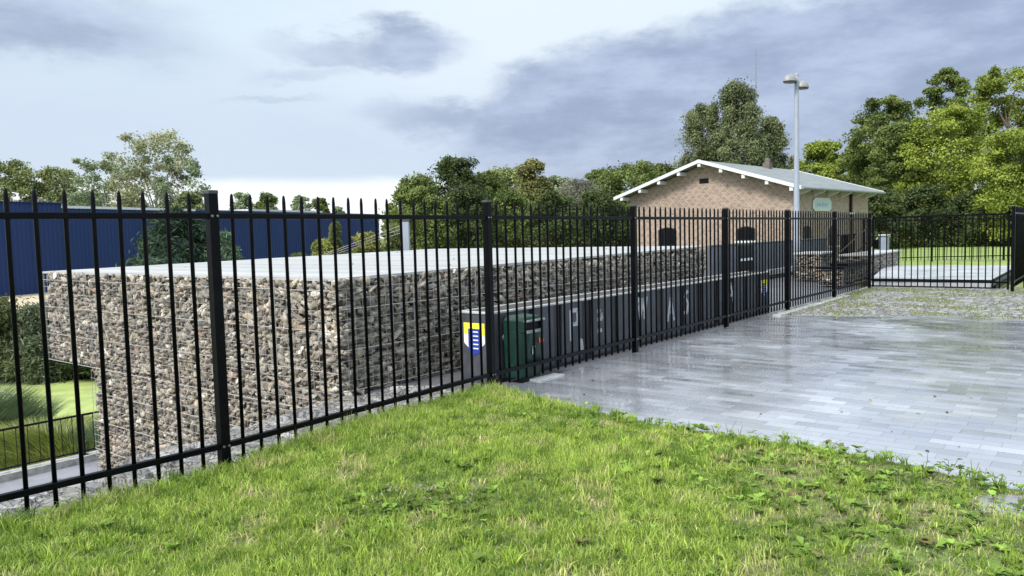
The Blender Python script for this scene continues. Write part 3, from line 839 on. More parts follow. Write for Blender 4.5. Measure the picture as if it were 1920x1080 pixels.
# ------------------------------------------------------------------ anthracite fence wall in front of the house
M_ANTH = simple('anthracite_cladding', (0.085, 0.095, 0.115), 0.45, 0.0, 0.15, 3)
M_NAVYDK = simple('dark_glass_panel', (0.006, 0.009, 0.014), 0.4, 0, 0.2, 2, 0, 0.2)
aw = thing('parapet_wall', 'long anthracite parapet wall in front of the brick house', 'wall', (5.2, 20.0, 0), FANG)
LW = 10.05
MB().box(0, LW, 0, 0.16, -0.1, 1.05).build('core', M_ANTH, aw)
for k in range(17):
    if k in (3, 4): continue
    MB().box(0.02 + k * 0.59, 0.57 + k * 0.59, -0.02, 0.0, 0.08, 1.03, 0.004).build('panel', M_ANTH, aw)
MB().box(1.80, 2.94, -0.024, -0.001, 0.08, 1.02).build('dark_panel', M_NAVYDK, aw)
MB().box(1.86, 2.90, -0.032, -0.025, 0.58, 0.65).build('white_stripe', M_WHITE, aw)
MB().box(-0.02, LW + 0.02, -0.04, 0.20, 1.05, 1.08, 0.004).build('coping', M_ANTH, aw)
MB().box(3.9, 6.4, -0.14, -0.021, 0.08, 0.24, 0.01).build('plinth', M_CAP, aw)

# ------------------------------------------------------------------ brick house
def mat_brick():
    m, n, b = material('tan_brick'); o = n.obj(); x, y, z = n.xyz(o)
    u = x + y                                       # each wall is axis-aligned in the house frame
    row = (z / 0.065).floor(); uf = u / 0.22 + row * 0.5; col = uf.floor()
    fz = (z / 0.065).fract(); fu = uf.fract()
    j = (1.0 - fz.min(1.0 - fz).ss(0.04, 0.14)).max(1.0 - fu.min(1.0 - fu).ss(0.012, 0.045))
    r = n.white(n.comb(row, col, 0.0))
    # diaper pattern: lozenges of paler headers
    p1 = ((u + z * 1.0) / 0.36).fract(); p2 = ((u - z * 1.0) / 0.36).fract()
    dia = (1.0 - p1.min(1.0 - p1).ss(0.07, 0.13)).max(1.0 - p2.min(1.0 - p2).ss(0.07, 0.13))
    c = n.ramp(r, [(0, (0.195, 0.14, 0.11)), (0.5, (0.26, 0.19, 0.15)), (1, (0.325, 0.245, 0.195))])
    c = n.mix(dia * 0.55, c, (0.38, 0.305, 0.25))
    c = n.mix(j * 0.6, c, (0.36, 0.32, 0.28))
    c = n.mix(n.noise(o, 0.7, 5, 0.6).ss(0.45, 0.75) * 0.3, c, (0.18, 0.13, 0.10))
    n.setin(b.inputs['Base Color'], c); b.inputs['Roughness'].default_value = 0.85
    n.link(n.bump(1.0 - j, 0.4, 0.006), b.inputs['Normal'])
    return m
M_BRICK = mat_brick()
def mat_roof():
    m, n, b = material('roofing_felt'); o = n.obj(); x, y, z = n.xyz(o)
    bx = (x / 0.95).fract(); seam = 1.0 - bx.min(1.0 - bx).ss(0.0, 0.03)
    c = n.mix(n.noise(n.scale(o, 1, 3, 1), 1.0, 6, 0.65).ss(0.35, 0.7), (0.19, 0.205, 0.205), (0.135, 0.148, 0.145))
    c = n.mix(seam * 0.6, c, (0.14, 0.15, 0.15)); c = n.mix(n.noise(o, 7, 5).ss(0.55, 0.75) * 0.3, c, (0.18, 0.20, 0.15))
    n.setin(b.inputs['Base Color'], c); n.link(n.noise(o, 2, 3) * 0.3 + 0.35, b.inputs['Roughness'])
    return m
M_ROOF = mat_roof()
M_TRIM = simple('white_trim', (0.55, 0.56, 0.58), 0.5, 0, 0.08, 4)
M_GLASS = simple('dark_window_glass', (0.003, 0.0035, 0.005), 0.3, 0, 0.2, 2, 0, 0.15)
M_FRAME = simple('dark_window_frame', (0.010, 0.010, 0.012), 0.5, 0, 0.2, 9, 0, 0.2)
M_BROWN = simple('brown_downpipe', (0.10, 0.045, 0.03), 0.5, 0, 0.2, 9)
M_GUT = simple('zinc_gutter', (0.20, 0.23, 0.24), 0.45, 0.3, 0.15, 6)
M_MINT = simple('pale_mint_board', (0.42, 0.49, 0.475), 0.5, 0, 0.06, 9)
M_MINTD = simple('mint_board_border', (0.20, 0.29, 0.28), 0.5, 0, 0.06, 9)
M_GREYC = simple('chimney_masonry', (0.12, 0.10, 0.09), 0.9, 0, 0.3, 12, 0.5)
HANG = math.radians(46.4)
house = thing('brick_house', 'tan patterned brick station house with low pale roof and white gable trim', 'house', (12.2, 32.32, 0), HANG)
# house frame: x along the long side (away right), y towards the left gable end; eaves corner at origin
HW_, HL, HE, HR = 9.6, 10.1, 3.2, 4.68
ax, by = 0.62, 0.55
x0, x1, y0, y1 = ax, HL - ax, by, HW_ - by
def roof_z(y): return HE + (HR - HE) * (1 - abs(y - HW_ / 2) / (HW_ / 2))
wb = MB()
# gable walls (with gable peak) and side walls, 0.25 thick
for xa, xb in ((x0, x0 + .25), (x1 - .25, x1)):
    poly = [(y0, -1.2), (y1, -1.2), (y1, roof_z(y1) - .12), (HW_ / 2, HR - .12), (y0, roof_z(y0) - .12)]
    n_ = 5; wb.add([(xa, y, z) for y, z in poly] + [(xb, y, z) for y, z in poly], [tuple(range(n_)), tuple(range(2 * n_ - 1, n_ - 1, -1))] + [(k, n_ + k, n_ + (k + 1) % n_, (k + 1) % n_) for k in range(n_)])
wb.box(x0 + .25, x1 - .25, y0, y0 + .25, -1.2, roof_z(y0) - .12); wb.box(x0 + .25, x1 - .25, y1 - .25, y1, -1.2, roof_z(y1) - .12)
wb.build('wall', M_BRICK, house)
rf = MB()
for sgn in (0, 1):
    ya, yb = (0, HW_ / 2) if sgn == 0 else (HW_, HW_ / 2)
    rf.add([(0, ya, HE), (HL, ya, HE), (HL, yb, HR), (0, yb, HR), (0, ya, HE - .08), (HL, ya, HE - .08), (HL, yb, HR - .08), (0, yb, HR - .08)],
           [(0, 1, 2, 3), (7, 6, 5, 4), (0, 4, 5, 1), (1, 5, 6, 2), (3, 2, 6, 7), (0, 3, 7, 4)])
roof = rf.build('roof', M_ROOF, house)
for xe in (-0.045, HL + 0.005):
    bg_ = MB()
    for ya, yb in ((0, HW_ / 2), (HW_, HW_ / 2)):
        bg_.add([(xe, ya, HE - .13), (xe + .04, ya, HE - .13), (xe + .04, yb, HR - .13), (xe, yb, HR - .13), (xe, ya, HE + .03), (xe + .04, ya, HE + .03), (xe + .04, yb, HR + .03), (xe, yb, HR + .03)],
                [(0, 1, 2, 3), (7, 6, 5, 4), (0, 4, 5, 1), (1, 5, 6, 2), (2, 6, 7, 3), (3, 7, 4, 0)])
    bg_.build('bargeboard', M_TRIM, roof)
for k in range(9):
    yy = 0.45 + k * (HW_ - 0.9) / 8
    MB().box(-0.01, x0 + 0.02, yy - 0.08, yy + 0.08, roof_z(yy) - 0.30, roof_z(yy) - 0.135, 0.01).build('purlin_end', M_TRIM, roof)
for k in range(6):
    xx = 1.0 + k * (HL - 2.0) / 5
    br = MB(); br.add([(xx - .07, y0 + .01, HE - .35), (xx + .07, y0 + .01, HE - .35), (xx + .07, 0.06, HE - .16), (xx - .07, 0.06, HE - .16), (xx - .07, y0 + .01, HE - .06), (xx + .07, y0 + .01, HE - .06), (xx + .07, 0.06, HE - .085), (xx - .07, 0.06, HE - .085)],
                      [(0, 3, 2, 1), (4, 5, 6, 7), (0, 1, 5, 4), (1, 2, 6, 5), (2, 3, 7, 6), (3, 0, 4, 7)])
    br.build('eave_bracket', M_TRIM, house)
MB().tube([(-0.02, -0.05, HE - .07), (HL + .02, -0.05, HE - .07)], 0.06, 10).build('gutter', M_GUT, roof)
MB().tube([(7.1, y0 - .05, HE - .12), (7.1, y0 - .05, 0)], 0.045, 8).build('downpipe', M_BROWN, house)
# chimney
cy = HW_ / 2 - 0.35; cx_ = 6.3
MB().box(cx_ - .20, cx_ + .20, cy - .18, cy + .18, roof_z(cy) - .05, roof_z(cy) + .26, 0.01).build('chimney', M_GREYC, roof)
MB().tube([(cx_, cy, roof_z(cy) + .26), (cx_, cy, roof_z(cy) + .44), (cx_, cy, roof_z(cy) + .50)], [0.15, 0.15, 0.09], 12).build('cowl', M_GREYC, roof)
# windows: arched openings on the gable (x0 plane) and on the side (y0 plane)
def arch_poly(w, h, rise):
    p = [(-w / 2, 0), (w / 2, 0), (w / 2, h - rise)]
    for k in range(1, 8):
        t = k / 8; p.append((w / 2 - w * t, h - rise + rise * (1 - (2 * t - 1) ** 2)))
    p.append((-w / 2, h - rise)); return p
def window(plane, c, z, w, h, rise, sill=True, glass=M_GLASS, bars=2):
    def fr(e):
        if plane == 'g': return lambda u, zz, k: (x0 - e + (0.02 if k else 0), c - u, z + zz)
        return lambda u, zz, k: (c + u, y0 - e + (0.02 if k else 0), z + zz)
    f = flat(arch_poly(w, h, rise), 'window', M_FRAME, house, fr(0.012))
    flat(arch_poly(w - .12, h - .12, rise * .9), 'pane', glass, f, lambda u, zz, k: fr(0.016)(u, zz + .06, 0) if not k else fr(0.006)(u, zz + .06, 0))
    mb = MB()
    for i in range(1, bars):
        uu = -w / 2 + w * i / bars; P = [fr(0.024)(uu - .02, .06, 0), fr(0.024)(uu + .02, .06, 0), fr(0.024)(uu + .02, h - .08, 0), fr(0.024)(uu - .02, h - .08, 0), fr(0.017)(uu - .02, .06, 0), fr(0.017)(uu + .02, .06, 0), fr(0.017)(uu + .02, h - .08, 0), fr(0.017)(uu - .02, h - .08, 0)]
        mb.add(P, [(0, 1, 2, 3), (0, 4, 5, 1), (1, 5, 6, 2), (2, 6, 7, 3), (3, 7, 4, 0)])
    if mb.v: mb.build('mullion', M_FRAME, f)
    if sill:
        if plane == 'g': MB().box(x0 - .10, x0 - 0.002, c - w / 2 - .08, c + w / 2 + .08, z - .09, z - .005).build('sill', M_TRIM, f)
        else: MB().box(c - w / 2 - .08, c + w / 2 + .08, y0 - .10, y0 - 0.002, z - .09, z - .005).build('sill', M_TRIM, f)
window('g', y0 + 6.35, 0.72, 1.02, 0.92, 0.12, False, bars=3)
window('g', y0 + 2.25, 0.95, 0.86, 0.64, 0.12, True)
flat([(-.24, 0), (.24, 0), (.24, .23), (-.24, .23)], 'vent', M_GLASS, house, lambda u, zz, k: (x0 - 0.01 + (0.02 if k else 0), y0 + 4.34 - u, 3.64 + zz))
window('s', x0 + 1.25, 0.95, 0.95, 0.60, 0.15, True)
window('s', x0 + 4.25, 0.60, 0.95, 0.92, 0.15, True)
window('s', x0 + 6.45, 2.15, 0.42, 0.90, 0.02, True, bars=1)
bd = flat([(-1.05, .12), (-.80, 0), (.80, 0), (1.05, .12), (1.05, .45), (.80, .60), (-.80, .60), (-1.05, .45)], 'name_board', M_MINT, house, lambda u, zz, k: (x0 + 2.85 + u, y0 - 0.05 + (0.03 if k else 0), 2.20 + zz))
flat([(-.76, .14), (.76, .14), (.76, .46), (-.76, .46)], 'board_field', simple('board_field', (0.38, 0.46, 0.50), 0.5), bd, lambda u, zz, k: (x0 + 2.85 + u, y0 - 0.058 + (0.006 if k else 0), 2.20 + zz))
for k in range(7):
    flat([(-.62 + k * .18, .22), (-.52 + k * .18, .22), (-.52 + k * .18, .36), (-.62 + k * .18, .36)], 'board_letter', M_MINTD, bd, lambda u, zz, kk: (x0 + 2.85 + u, y0 - 0.062 + (0.003 if kk else 0), 2.20 + zz))

# stair railing, cabinet and platform near the house
rl = thing('stair_railing', 'dark metal stair railing below the right-hand corner of the brick house', 'railing', (11.4, 27.4, 0), FANG)
for t_ in np.arange(0, 3.3, 0.30): MB().box(t_, t_ + 0.05, 0, 0.03, 0.35, 1.14).build('baluster', M_BLACK, rl)
MB().box(-0.05, 3.3, -0.01, 0.05, 1.14, 1.18).build('top_rail', M_BLACK, rl)
for t_ in (1.5, 1.9, 2.3): MB().box(t_, t_ + 0.20, 0.06, 0.10, 0.2, 1.13).build('board', M_FRAME, rl)
MB().tube([(-0.1, -0.3, 0.55), (3.5, -0.3, 1.35)], 0.025, 8).build('handrail', M_BROWN, rl)
MB().tube([(0.6, -0.35, 0.15), (3.5, -0.35, 0.85)], 0.025, 8).build('handrail', M_BLACK, rl)
M_CAB = simple('blue_grey_panel', (0.20, 0.23, 0.30), 0.5, 0, 0.1, 3)
cb = thing('metal_cabinet', 'narrow blue grey metal cabinet behind the low gabion wall', 'cabinet', (13.35, 27.2, 0), FANG)
MB().box(-0.25, 0.08, 0, 0.25, 0, 1.12, 0.01).build('body', M_CAB, cb)
MB().box(-0.30, 0.12, -0.03, 0.28, 1.12, 1.16, 0.01).build('lid', M_CAP, cb)
hr = thing('handrail', 'thin grey handrail sloping down beside the metal cabinet', 'handrail', (13.0, 27.3, 0), FANG)
MB().tube([(-1.4, 0.0, 0.42), (0.0, 0.0, 1.05)], 0.022, 8).build('rail', M_WIRE, hr)
MB().tube([(-1.35, 0.0, 0), (-1.35, 0, 0.44)], 0.02, 8).build('post', M_WIRE, hr)
sheet('platform', to_sites([(8.86, 18.95), (10.85, 17.38), (15.3, 23.2), (12.4, 25.4)]), 0.17, M_PLAT, thick=0.21)
mb = MB(); mb.M = SITE
def edge_bar(a, b, z0, z1, w=0.05):
    a = Vector((*to_site(*a), 0)); b = Vector((*to_site(*b), 0)); dd = (b - a).normalized(); nn = Vector((-dd.y, dd.x, 0)) * w / 2
    mb.add([a + nn + Vector((0, 0, z0)), b + nn + Vector((0, 0, z0)), b - nn + Vector((0, 0, z0)), a - nn + Vector((0, 0, z0)), a + nn + Vector((0, 0, z1)), b + nn + Vector((0, 0, z1)), b - nn + Vector((0, 0, z1)), a - nn + Vector((0, 0, z1))],
           [(3, 2, 1, 0), (4, 5, 6, 7), (0, 1, 5, 4), (1, 2, 6, 5), (2, 3, 7, 6), (3, 0, 4, 7)])
edge_bar((8.82, 18.90), (10.86, 17.30), -0.02, 0.02); edge_bar((10.90, 17.32), (15.4, 23.15), -0.02, 0.05); edge_bar((10.90, 17.36), (15.4, 23.2), 0.15, 0.20)
edge_bar((8.84, 18.93), (10.87, 17.36), 0.145, 0.185)
tag(mb.build('platform_edging', M_BLACK), kind='structure')
sheet('lawn', [(12.2, 25.6), (15.4, 23.0), (30, 18), (70, 30), (90, 75), (10, 75), (16, 40)], -0.02, M_LAWN, local=False)

# ------------------------------------------------------------------ lamp post, mast, grey post
M_GALV = simple('grey_painted_pole', (0.27, 0.30, 0.35), 0.45, 0.1, 0.06, 3)
M_LAMP = simple('lamp_shell', (0.22, 0.22, 0.215), 0.45, 0, 0.08, 8)
M_LENS = simple('lamp_underside', (0.018, 0.016, 0.015), 0.35, 0, 0.1, 8)
lp = thing('street_lamp', 'tall pale grey lamp post with two domed heads in front of the house', 'street lamp', (8.42, 22.70, 0))
MB().tube([(0, 0, 0), (0, 0, 1.2), (0, 0, 1.25), (0, 0, 5.72), (0, 0, 5.86)], [0.105, 0.10, 0.088, 0.060, 0.058], 16).build('pole', M_GALV, lp, True)
MB().tube([(0, 0, 5.86), (0, 0, 5.93), (0, 0, 5.96)], [0.062, 0.062, 0.02], 16).build('pole_cap', M_GALV, lp)
def lamp_head(ang, zc, ln):
    h = MB(); u = Vector((math.cos(ang), math.sin(ang), 0)); v = Vector((-u.y, u.x, 0)); NU, NV = 12, 8
    rows = []
    for j in range(NV + 1):
        ph = (math.pi / 2) * j / NV
        for i in range(NU * 2):
            th = math.pi * i / NU
            rr = math.cos(ph); px_ = (math.cos(th) * 0.5 + 0.5) * ln
            p = u * (0.02 + ln * 0.5 + math.cos(th) * rr * ln * 0.5) + v * (math.sin(th) * rr * 0.17) + Vector((0, 0, zc + math.sin(ph) * 0.20 - 0.06 * (0.5 - 0.5 * math.cos(th)) * 0))
            rows.append(p)
    fs = []
    for j in range(NV):
        for i in range(NU * 2):
            i2 = (i + 1) % (NU * 2); fs.append((j * NU * 2 + i, j * NU * 2 + i2, (j + 1) * NU * 2 + i2, (j + 1) * NU * 2 + i))
    h.add(rows, fs); o = h.build('lamp_head', M_LAMP, lp, True)
    l = MB(); l.add([u * (0.02 + ln * 0.5 + math.cos(math.pi * i / NU) * ln * 0.47) + v * (math.sin(math.pi * i / NU) * 0.155) + Vector((0, 0, zc - zz)) for zz in (0.0, 0.035) for i in range(NU * 2)],
                 [tuple(range(NU * 2)), tuple(range(NU * 4 - 1, NU * 2 - 1, -1))] + [(i, (i + 1) % (NU * 2), NU * 2 + (i + 1) % (NU * 2), NU * 2 + i) for i in range(NU * 2)])
    l.build('lens', M_LENS, o)
lamp_head(math.radians(205), 5.70, 0.46)
lamp_head(math.radians(25), 5.55, 0.40)
mast = MB(); mast.tube([(0, 0, 0), (0, 0, 9), (0, 0, 16.3)], [0.10, 0.07, 0.032], 6)
o = mast.build('radio_mast', M_GUT); o.location = (20.41, 64.0, 0); tag(o, 'thin tall mast rising above the feathery tree behind the house', 'mast')
gp = thing('steel_post', 'short grey steel post standing behind the far edge of the slab', 'post', (-2.50, 18.4, 0))
MB().box(-.085, .085, -.085, .085, -1.2, 1.86, 0.01).build('shaft', M_GALV, gp)
MB().box(-.095, .095, -.095, .095, 1.86, 1.90, 0.01).build('cap', M_CAPM, gp)
for k in range(3):
    MB().tube([(-0.08, 0, 1.78 - k * .09), (-2.3 - .2 * k, -0.8, 0.95 - k * .08)], 0.006, 5).build('stay_wire', M_WIRE, gp)

# ------------------------------------------------------------------ railing at the lower path
pr = thing('path_railing', 'dark metal railing along the lower cycle path beside the pond', 'railing', tuple(site(0, 12.14, -2.86)), FANG)
for a_ in range(7):
    t_ = -9.0 + a_ * 2.05
    MB().box(t_ - .02, t_ + .02, -.02, .02, 0, 0.86).build('post', M_FRAME, pr)
    MB().box(t_ - .07, t_ + .07, -.06, .06, 0, 0.012).build('foot_plate', M_FRAME, pr)
    if a_ < 6:
        MB().box(t_ + .02, t_ + 2.03, -.018, .018, 0.82, 0.86).build('top_rail', M_FRAME, pr)
        MB().box(t_ + .02, t_ + 2.03, -.014, .014, 0.07, 0.10).build('bottom_rail', M_FRAME, pr)
        for k in range(1, 10):
            q = t_ + k * 0.205
            MB().tube([(q, 0, 0.10), (q, 0, 0.82)], 0.008, 5).build('baluster', M_FRAME, pr)

# ------------------------------------------------------------------ blue industrial building
def mat_corr():
    m, n, b = material('navy_profiled_sheet'); o = n.obj(); x, y, z = n.xyz(o)
    sh = n.white(n.comb((x / 1.0).floor(), 0.0, 0.0))
    c = n.mix(sh, (0.009, 0.026, 0.100), (0.013, 0.034, 0.120))
    c = n.mix(n.noise(n.scale(o, 1, 1, .2), 2.0, 5).ss(0.4, 0.75) * 0.4, c, (0.016, 0.035, 0.10))
    n.setin(b.inputs['Base Color'], c); b.inputs['Roughness'].default_value = 0.55; b.inputs['Specular IOR Level'].default_value = 0.25
    return m
M_CORR = mat_corr()
bd_dir = Vector((0.41, 0.912, 0)).normalized(); BA = math.atan2(bd_dir.y, bd_dir.x)
bb = thing('industrial_shed', 'long low navy blue corrugated shed behind the sandy yard', 'shed', (-32.23, 48.31, -1.6), BA)
def corr(mb, xa, xb, y, z0, z1, pitch=0.30, dep=0.045, sg=-1):
    x = xa; vs = []
    while x < xb:
        for fx, dy in ((0, 0), (.12, 0), (.17, dep), (.25, dep)): vs.append((min(x + fx, xb), y + sg * -dy))
        x += pitch
    vs.append((xb, y)); n_ = len(vs)
    mb.add([(a_, b_, z0) for a_, b_ in vs] + [(a_, b_, z1) for a_, b_ in vs], [(i, i + 1, n_ + i + 1, n_ + i) for i in range(n_ - 1)])
w1 = MB(); corr(w1, 4.4, 42.5, 0.0, 0.0, 5.62); w1.build('wall', M_CORR, bb)
w2 = MB(); corr(w2, -16.0, 4.4, -0.12, 0.0, 5.93); w2.build('wall', M_CORR, bb)
MB().box(4.42, 42.4, 0.06, 18, 0.0, 5.60).build('hall', M_CORR, bb)
MB().box(-16.0, 4.38, -0.05, 18, 0.0, 5.9).build('hall', M_CORR, bb)
MB().box(4.42, 16.0, -0.10, 0.30, 5.63, 5.80).build('roof_edge', M_TRIM, bb)
MB().box(16.0, 42.6, -0.10, 0.30, 5.63, 5.76).build('roof_edge', simple('navy_trim', (0.02, 0.03, 0.08), 0.4), bb)
MB().box(22.5, 33.0, 0.4, 3.0, 5.62, 5.95).build('roof_light', M_TRIM, bb)
MB().box(-16.05, 4.45, -0.22, 0.1, 5.93, 6.0).build('roof_edge', M_CORR, bb)

# ------------------------------------------------------------------ vegetation
def leaf_cloud(centres, radii, per, size, cols, flat_=0.35, seed=0, droop=0.0, aspect=0.6):
    """many small leaf faces spread through lobes; returns verts, quads, colours"""
    r = np.random.default_rng(seed)
    C = np.repeat(centres, per, 0); Rr = np.repeat(radii, per, 0); N = len(C)
    u = r.normal(size=(N, 3)); u /= np.linalg.norm(u, axis=1, keepdims=True)
    rad = r.uniform(0.05, 1.0, (N, 1)) ** 0.6 * (1 + 0.45 * r.uniform(0, 1, (N, 1)) ** 3)
    P = C + u * rad * Rr
    if droop: P[:, 2] -= np.abs(r.normal(0, droop, N))
    nrm = u * 0.6 + r.normal(size=(N, 3)) * 0.7; nrm[:, 2] += flat_; nrm /= np.linalg.norm(nrm, axis=1, keepdims=True)
    a = np.cross(nrm, r.normal(size=(N, 3))); a /= np.linalg.norm(a, axis=1, keepdims=True); b = np.cross(nrm, a)
    s = size * r.uniform(0.55, 1.35, (N, 1))
    V = np.stack([P - a * s, P - b * s * aspect + nrm * s * .15, P + a * s, P + b * s * aspect], 1).reshape(-1, 3)
    T = np.arange(N * 4).reshape(-1, 4)
    cols = np.asarray(cols, float) * 1.5; lob = np.repeat(r.uniform(0, 1, (len(centres), 1)), per, 0)
    w = np.clip(lob * 0.85 + r.uniform(-.15, .35, (N, 1)), 0, 1)
    c = cols[0] * (1 - w) + cols[1] * w
    odd = r.uniform(size=(N, 1)) < 0.03
    c = np.where(odd, c * 0.5 + np.array([[0.20, 0.17, 0.05]]) * .5, c) * r.uniform(0.84, 1.16, (N, 1))
    c4 = np.repeat(np.concatenate([c, np.ones((N, 1))], 1), 4, 0)
    return V, T, c4
def tree(name, label, x, y, z0, h, w, cols, group=None, n_lobes=26, per=190, leaf=0.20, dense=2.1, small=0.40, lobes_x=2.3, crown0=0.12, bark=None, seed=1, shape='round', cat='tree', lobe=0.20, droop=0.0, aspect=0.6, open_=0.0):
    r = np.random.default_rng(seed); root = thing(name, label, cat, (x, y, z0), 0, group)
    n_lobes = int(n_lobes * lobes_x); lobe *= 0.66
    ctr = []; rad = []
    hc0 = h * crown0
    for i in range(n_lobes):
        f = (i + r.uniform(0, 1)) / n_lobes                 # height fraction in crown
        if shape == 'round': env = math.sqrt(max(0.03, 1 - (2 * f - 0.85) ** 2 / 1.45))
        elif shape == 'cone': env = 1.02 - 0.72 * f ** 1.6
        elif shape == 'bush': env = math.sqrt(max(0.05, 1 - f * f))
        elif shape == 'vase': env = 0.35 + 0.85 * math.sin(min(1, f * 1.15) * math.pi * 0.62) * (1 - 0.45 * max(0, f - .7) / .3)
        else: env = 1
        ang = r.uniform(0, 2 * math.pi); rr = (r.uniform(0.15, 1.0) ** 0.5) * env * w / 2 * (1 - lobe * 0.9)
        lr = w * lobe * r.uniform(0.6, 1.25) * (0.55 + 0.45 * env)
        zt = hc0 + (h - hc0) * f; zt = min(zt, h - lr * 0.55)
        if i % 3 == 0: lr *= 1.55; rr *= 0.8; zt = min(zt, h - lr * 0.7)
        ctr.append((math.cos(ang) * rr, math.sin(ang) * rr, zt)); rad.append((lr * r.uniform(.8, 1.3), lr * r.uniform(.8, 1.3), lr * r.uniform(0.5, 0.95)))
    ctr = np.array(ctr); rad = np.array(rad)
    V, T, c = leaf_cloud(ctr, rad, int(per * dense), leaf * small, cols, seed=seed, droop=droop, aspect=aspect)
    link('crown', np_mesh('crown', V, T, c, 4), M_LEAF, root)
    tb = MB(); tr = max(0.06, h * 0.018)
    tb.tube([(0, 0, -0.3), (r.uniform(-.1, .1), 0, h * .25), (r.uniform(-.3, .3), r.uniform(-.3, .3), h * .55), (r.uniform(-.4, .4), r.uniform(-.4, .4), h * .80)], [tr * 1.2, tr * .9, tr * .45, tr * .08], 7)
    for i in r.choice(n_lobes, min(n_lobes, 14), replace=False):
        p = Vector(ctr[i]); st_ = min(h * .7, max(h * .12, p.z * r.uniform(.45, .75)))
        mid = Vector((p.x * .45, p.y * .45, (st_ + p.z) / 2 + .05 * h * r.uniform(-.3, .5)))
        tb.tube([(0, 0, st_), mid, p], [tr * .4, tr * .2, tr * .05], 5)
    tb.build('trunk', bark or M_BARK, root)
    return root
def hor(px): return 440 - ROLL * (px - 960)
def spec(px, top, wpx, Y, z0):
    """width, height and place of a tree from how it stands at distance Y"""
    x = (px - 960) / F_PX * Y + 0.02 * Y * 0
    return x, Y, z0, EYE + (hor(px) - top) / F_PX * Y - z0, wpx / F_PX * Y

OLIVE = [(0.075, 0.095, 0.035), (0.17, 0.19, 0.075)]
GREYG = [(0.10, 0.13, 0.07), (0.22, 0.26, 0.15)]
MIDG = [(0.040, 0.062, 0.016), (0.125, 0.155, 0.042)]
DARKG = [(0.020, 0.034, 0.012), (0.060, 0.080, 0.024)]
BRIGHT = [(0.075, 0.105, 0.016), (0.21, 0.25, 0.042)]
BROWNG = [(0.08, 0.09, 0.03), (0.17, 0.165, 0.06)]
TAUPE = [(0.085, 0.09, 0.065), (0.15, 0.15, 0.105)]
LEFT = 'trees beyond the blue shed'
def T_(name, label, px, top, wpx, Y, z0, cols, **k):
    x, y, z, h, w = spec(px, top, wpx, Y, z0); k.setdefault('leaf', 0.0042 * Y); return tree(name, label, x, y, z, h, w, cols, **k)
T_('olive_tree', 'broad olive green tree behind the taller left end of the blue shed', 30, 303, 150, 90, -1.6, OLIVE, group=LEFT, seed=11, per=150)
T_('olive_tree', 'olive green tree over the step in the blue shed roof', 118, 316, 120, 92, -1.6, OLIVE, group=LEFT, seed=12, per=140)
T_('airy_tree', 'thin airy tree left of the tall sparse one above the pale roof edge', 205, 300, 130, 88, -1.6, GREYG, group=LEFT, seed=13, n_lobes=30, per=75, shape='vase', bark=M_PALEBARK, lobe=.17)
T_('airy_tree', 'tallest sparse tree with visible pale stems above the blue shed', 300, 250, 165, 86, -1.6, [(0.12, 0.14, 0.07), (0.27, 0.27, 0.15)], group=LEFT, seed=14, n_lobes=40, per=85, shape='vase', bark=M_PALEBARK, lobe=.15)
T_('airy_tree', 'sparse drooping tree to the right of the tallest pale-stemmed tree', 352, 296, 90, 84, -1.6, GREYG, group=LEFT, seed=15, n_lobes=22, per=75, shape='vase', bark=M_PALEBARK, lobe=.16)
T_('leafy_bush', 'rounded olive bush peeping over the shed roof left of the thick fence post', 362, 362, 85, 80, -1.6, OLIVE, group=LEFT, seed=16, shape='bush', cat='bush')
T_('leafy_bush', 'long low green bush between the airy trees and the shed roof', 190, 362, 130, 100, -1.6, MIDG, group=LEFT, seed=17, shape='bush', cat='bush')
T_('leafy_bush', 'dark green bush under the airy trees above the pale roof edge', 262, 366, 110, 100, -1.6, DARKG, group=LEFT, seed=18, shape='bush', cat='bush')
FARG = 'small trees showing over the shed roof'
for (px, top, w_, cl, lb, s_) in ((462, 362, 44, GREYG, 'small grey green tree just right of the thick fence post', 21), (508, 364, 52, MIDG, 'small rounded olive treetop right of the grey green one over the shed', 22),
                                  (572, 368, 44, GREYG, 'wispy small treetop halfway along the shed roof', 23), (606, 372, 40, MIDG, 'dense little treetop next to the wispy one on the shed roof', 24),
                                  (640, 388, 30, GREYG, 'tiny treetop farthest right over the pale roof light', 25), (738, 382, 30, MIDG, 'small dark treetop at the far end of the blue shed', 26)):
    T_('small_tree', lb, px, top, int(w_ * 1.5), 120, -1.6, cl, group=FARG, seed=s_, n_lobes=26, per=80, leaf=.42, shape='cone', crown0=.3, lobe=.17)
MID = 'trees beyond the concrete slab'
mids = [
 (785, 332, 128, 46, MIDG, 'round', 'leafy_tree', 'mid green tree at the left end of the tree belt behind the slab', 31),
 (862, 296, 141, 50, DARKG, 'cone', 'leafy_tree', 'dark tree with a ragged spiky top, tallest of the belt behind the slab', 32),
 (915, 322, 121, 54, MIDG, 'round', 'leafy_tree', 'flat topped green tree right of the spiky dark tree', 33),
 (958, 318, 135, 60, [(0.12, 0.15, 0.05), (0.24, 0.27, 0.11)], 'round', 'leafy_tree', 'pale yellowish tree in the middle of the belt', 34),
 (1003, 303, 128, 52, BROWNG, 'cone', 'leafy_tree', 'brownish olive pointed tree in the middle of the belt', 35),
 (1052, 332, 81, 64, GREYG, 'round', 'leafy_tree', 'pale grey treetop between the pointed brownish tree and the dull willow', 36),
 (1085, 334, 141, 56, TAUPE, 'round', 'willow_tree', 'dull taupe grey willow with drooping twigs', 37),
 (1132, 320, 94, 66, MIDG, 'round', 'leafy_tree', 'light green treetop behind the dull willow', 38),
 (1185, 308, 175, 58, MIDG, 'round', 'leafy_tree', 'broad rounded green tree left of the house gable', 39),
 (1245, 312, 121, 70, DARKG, 'round', 'leafy_tree', 'dark green tree directly behind the left slope of the house roof', 40)]
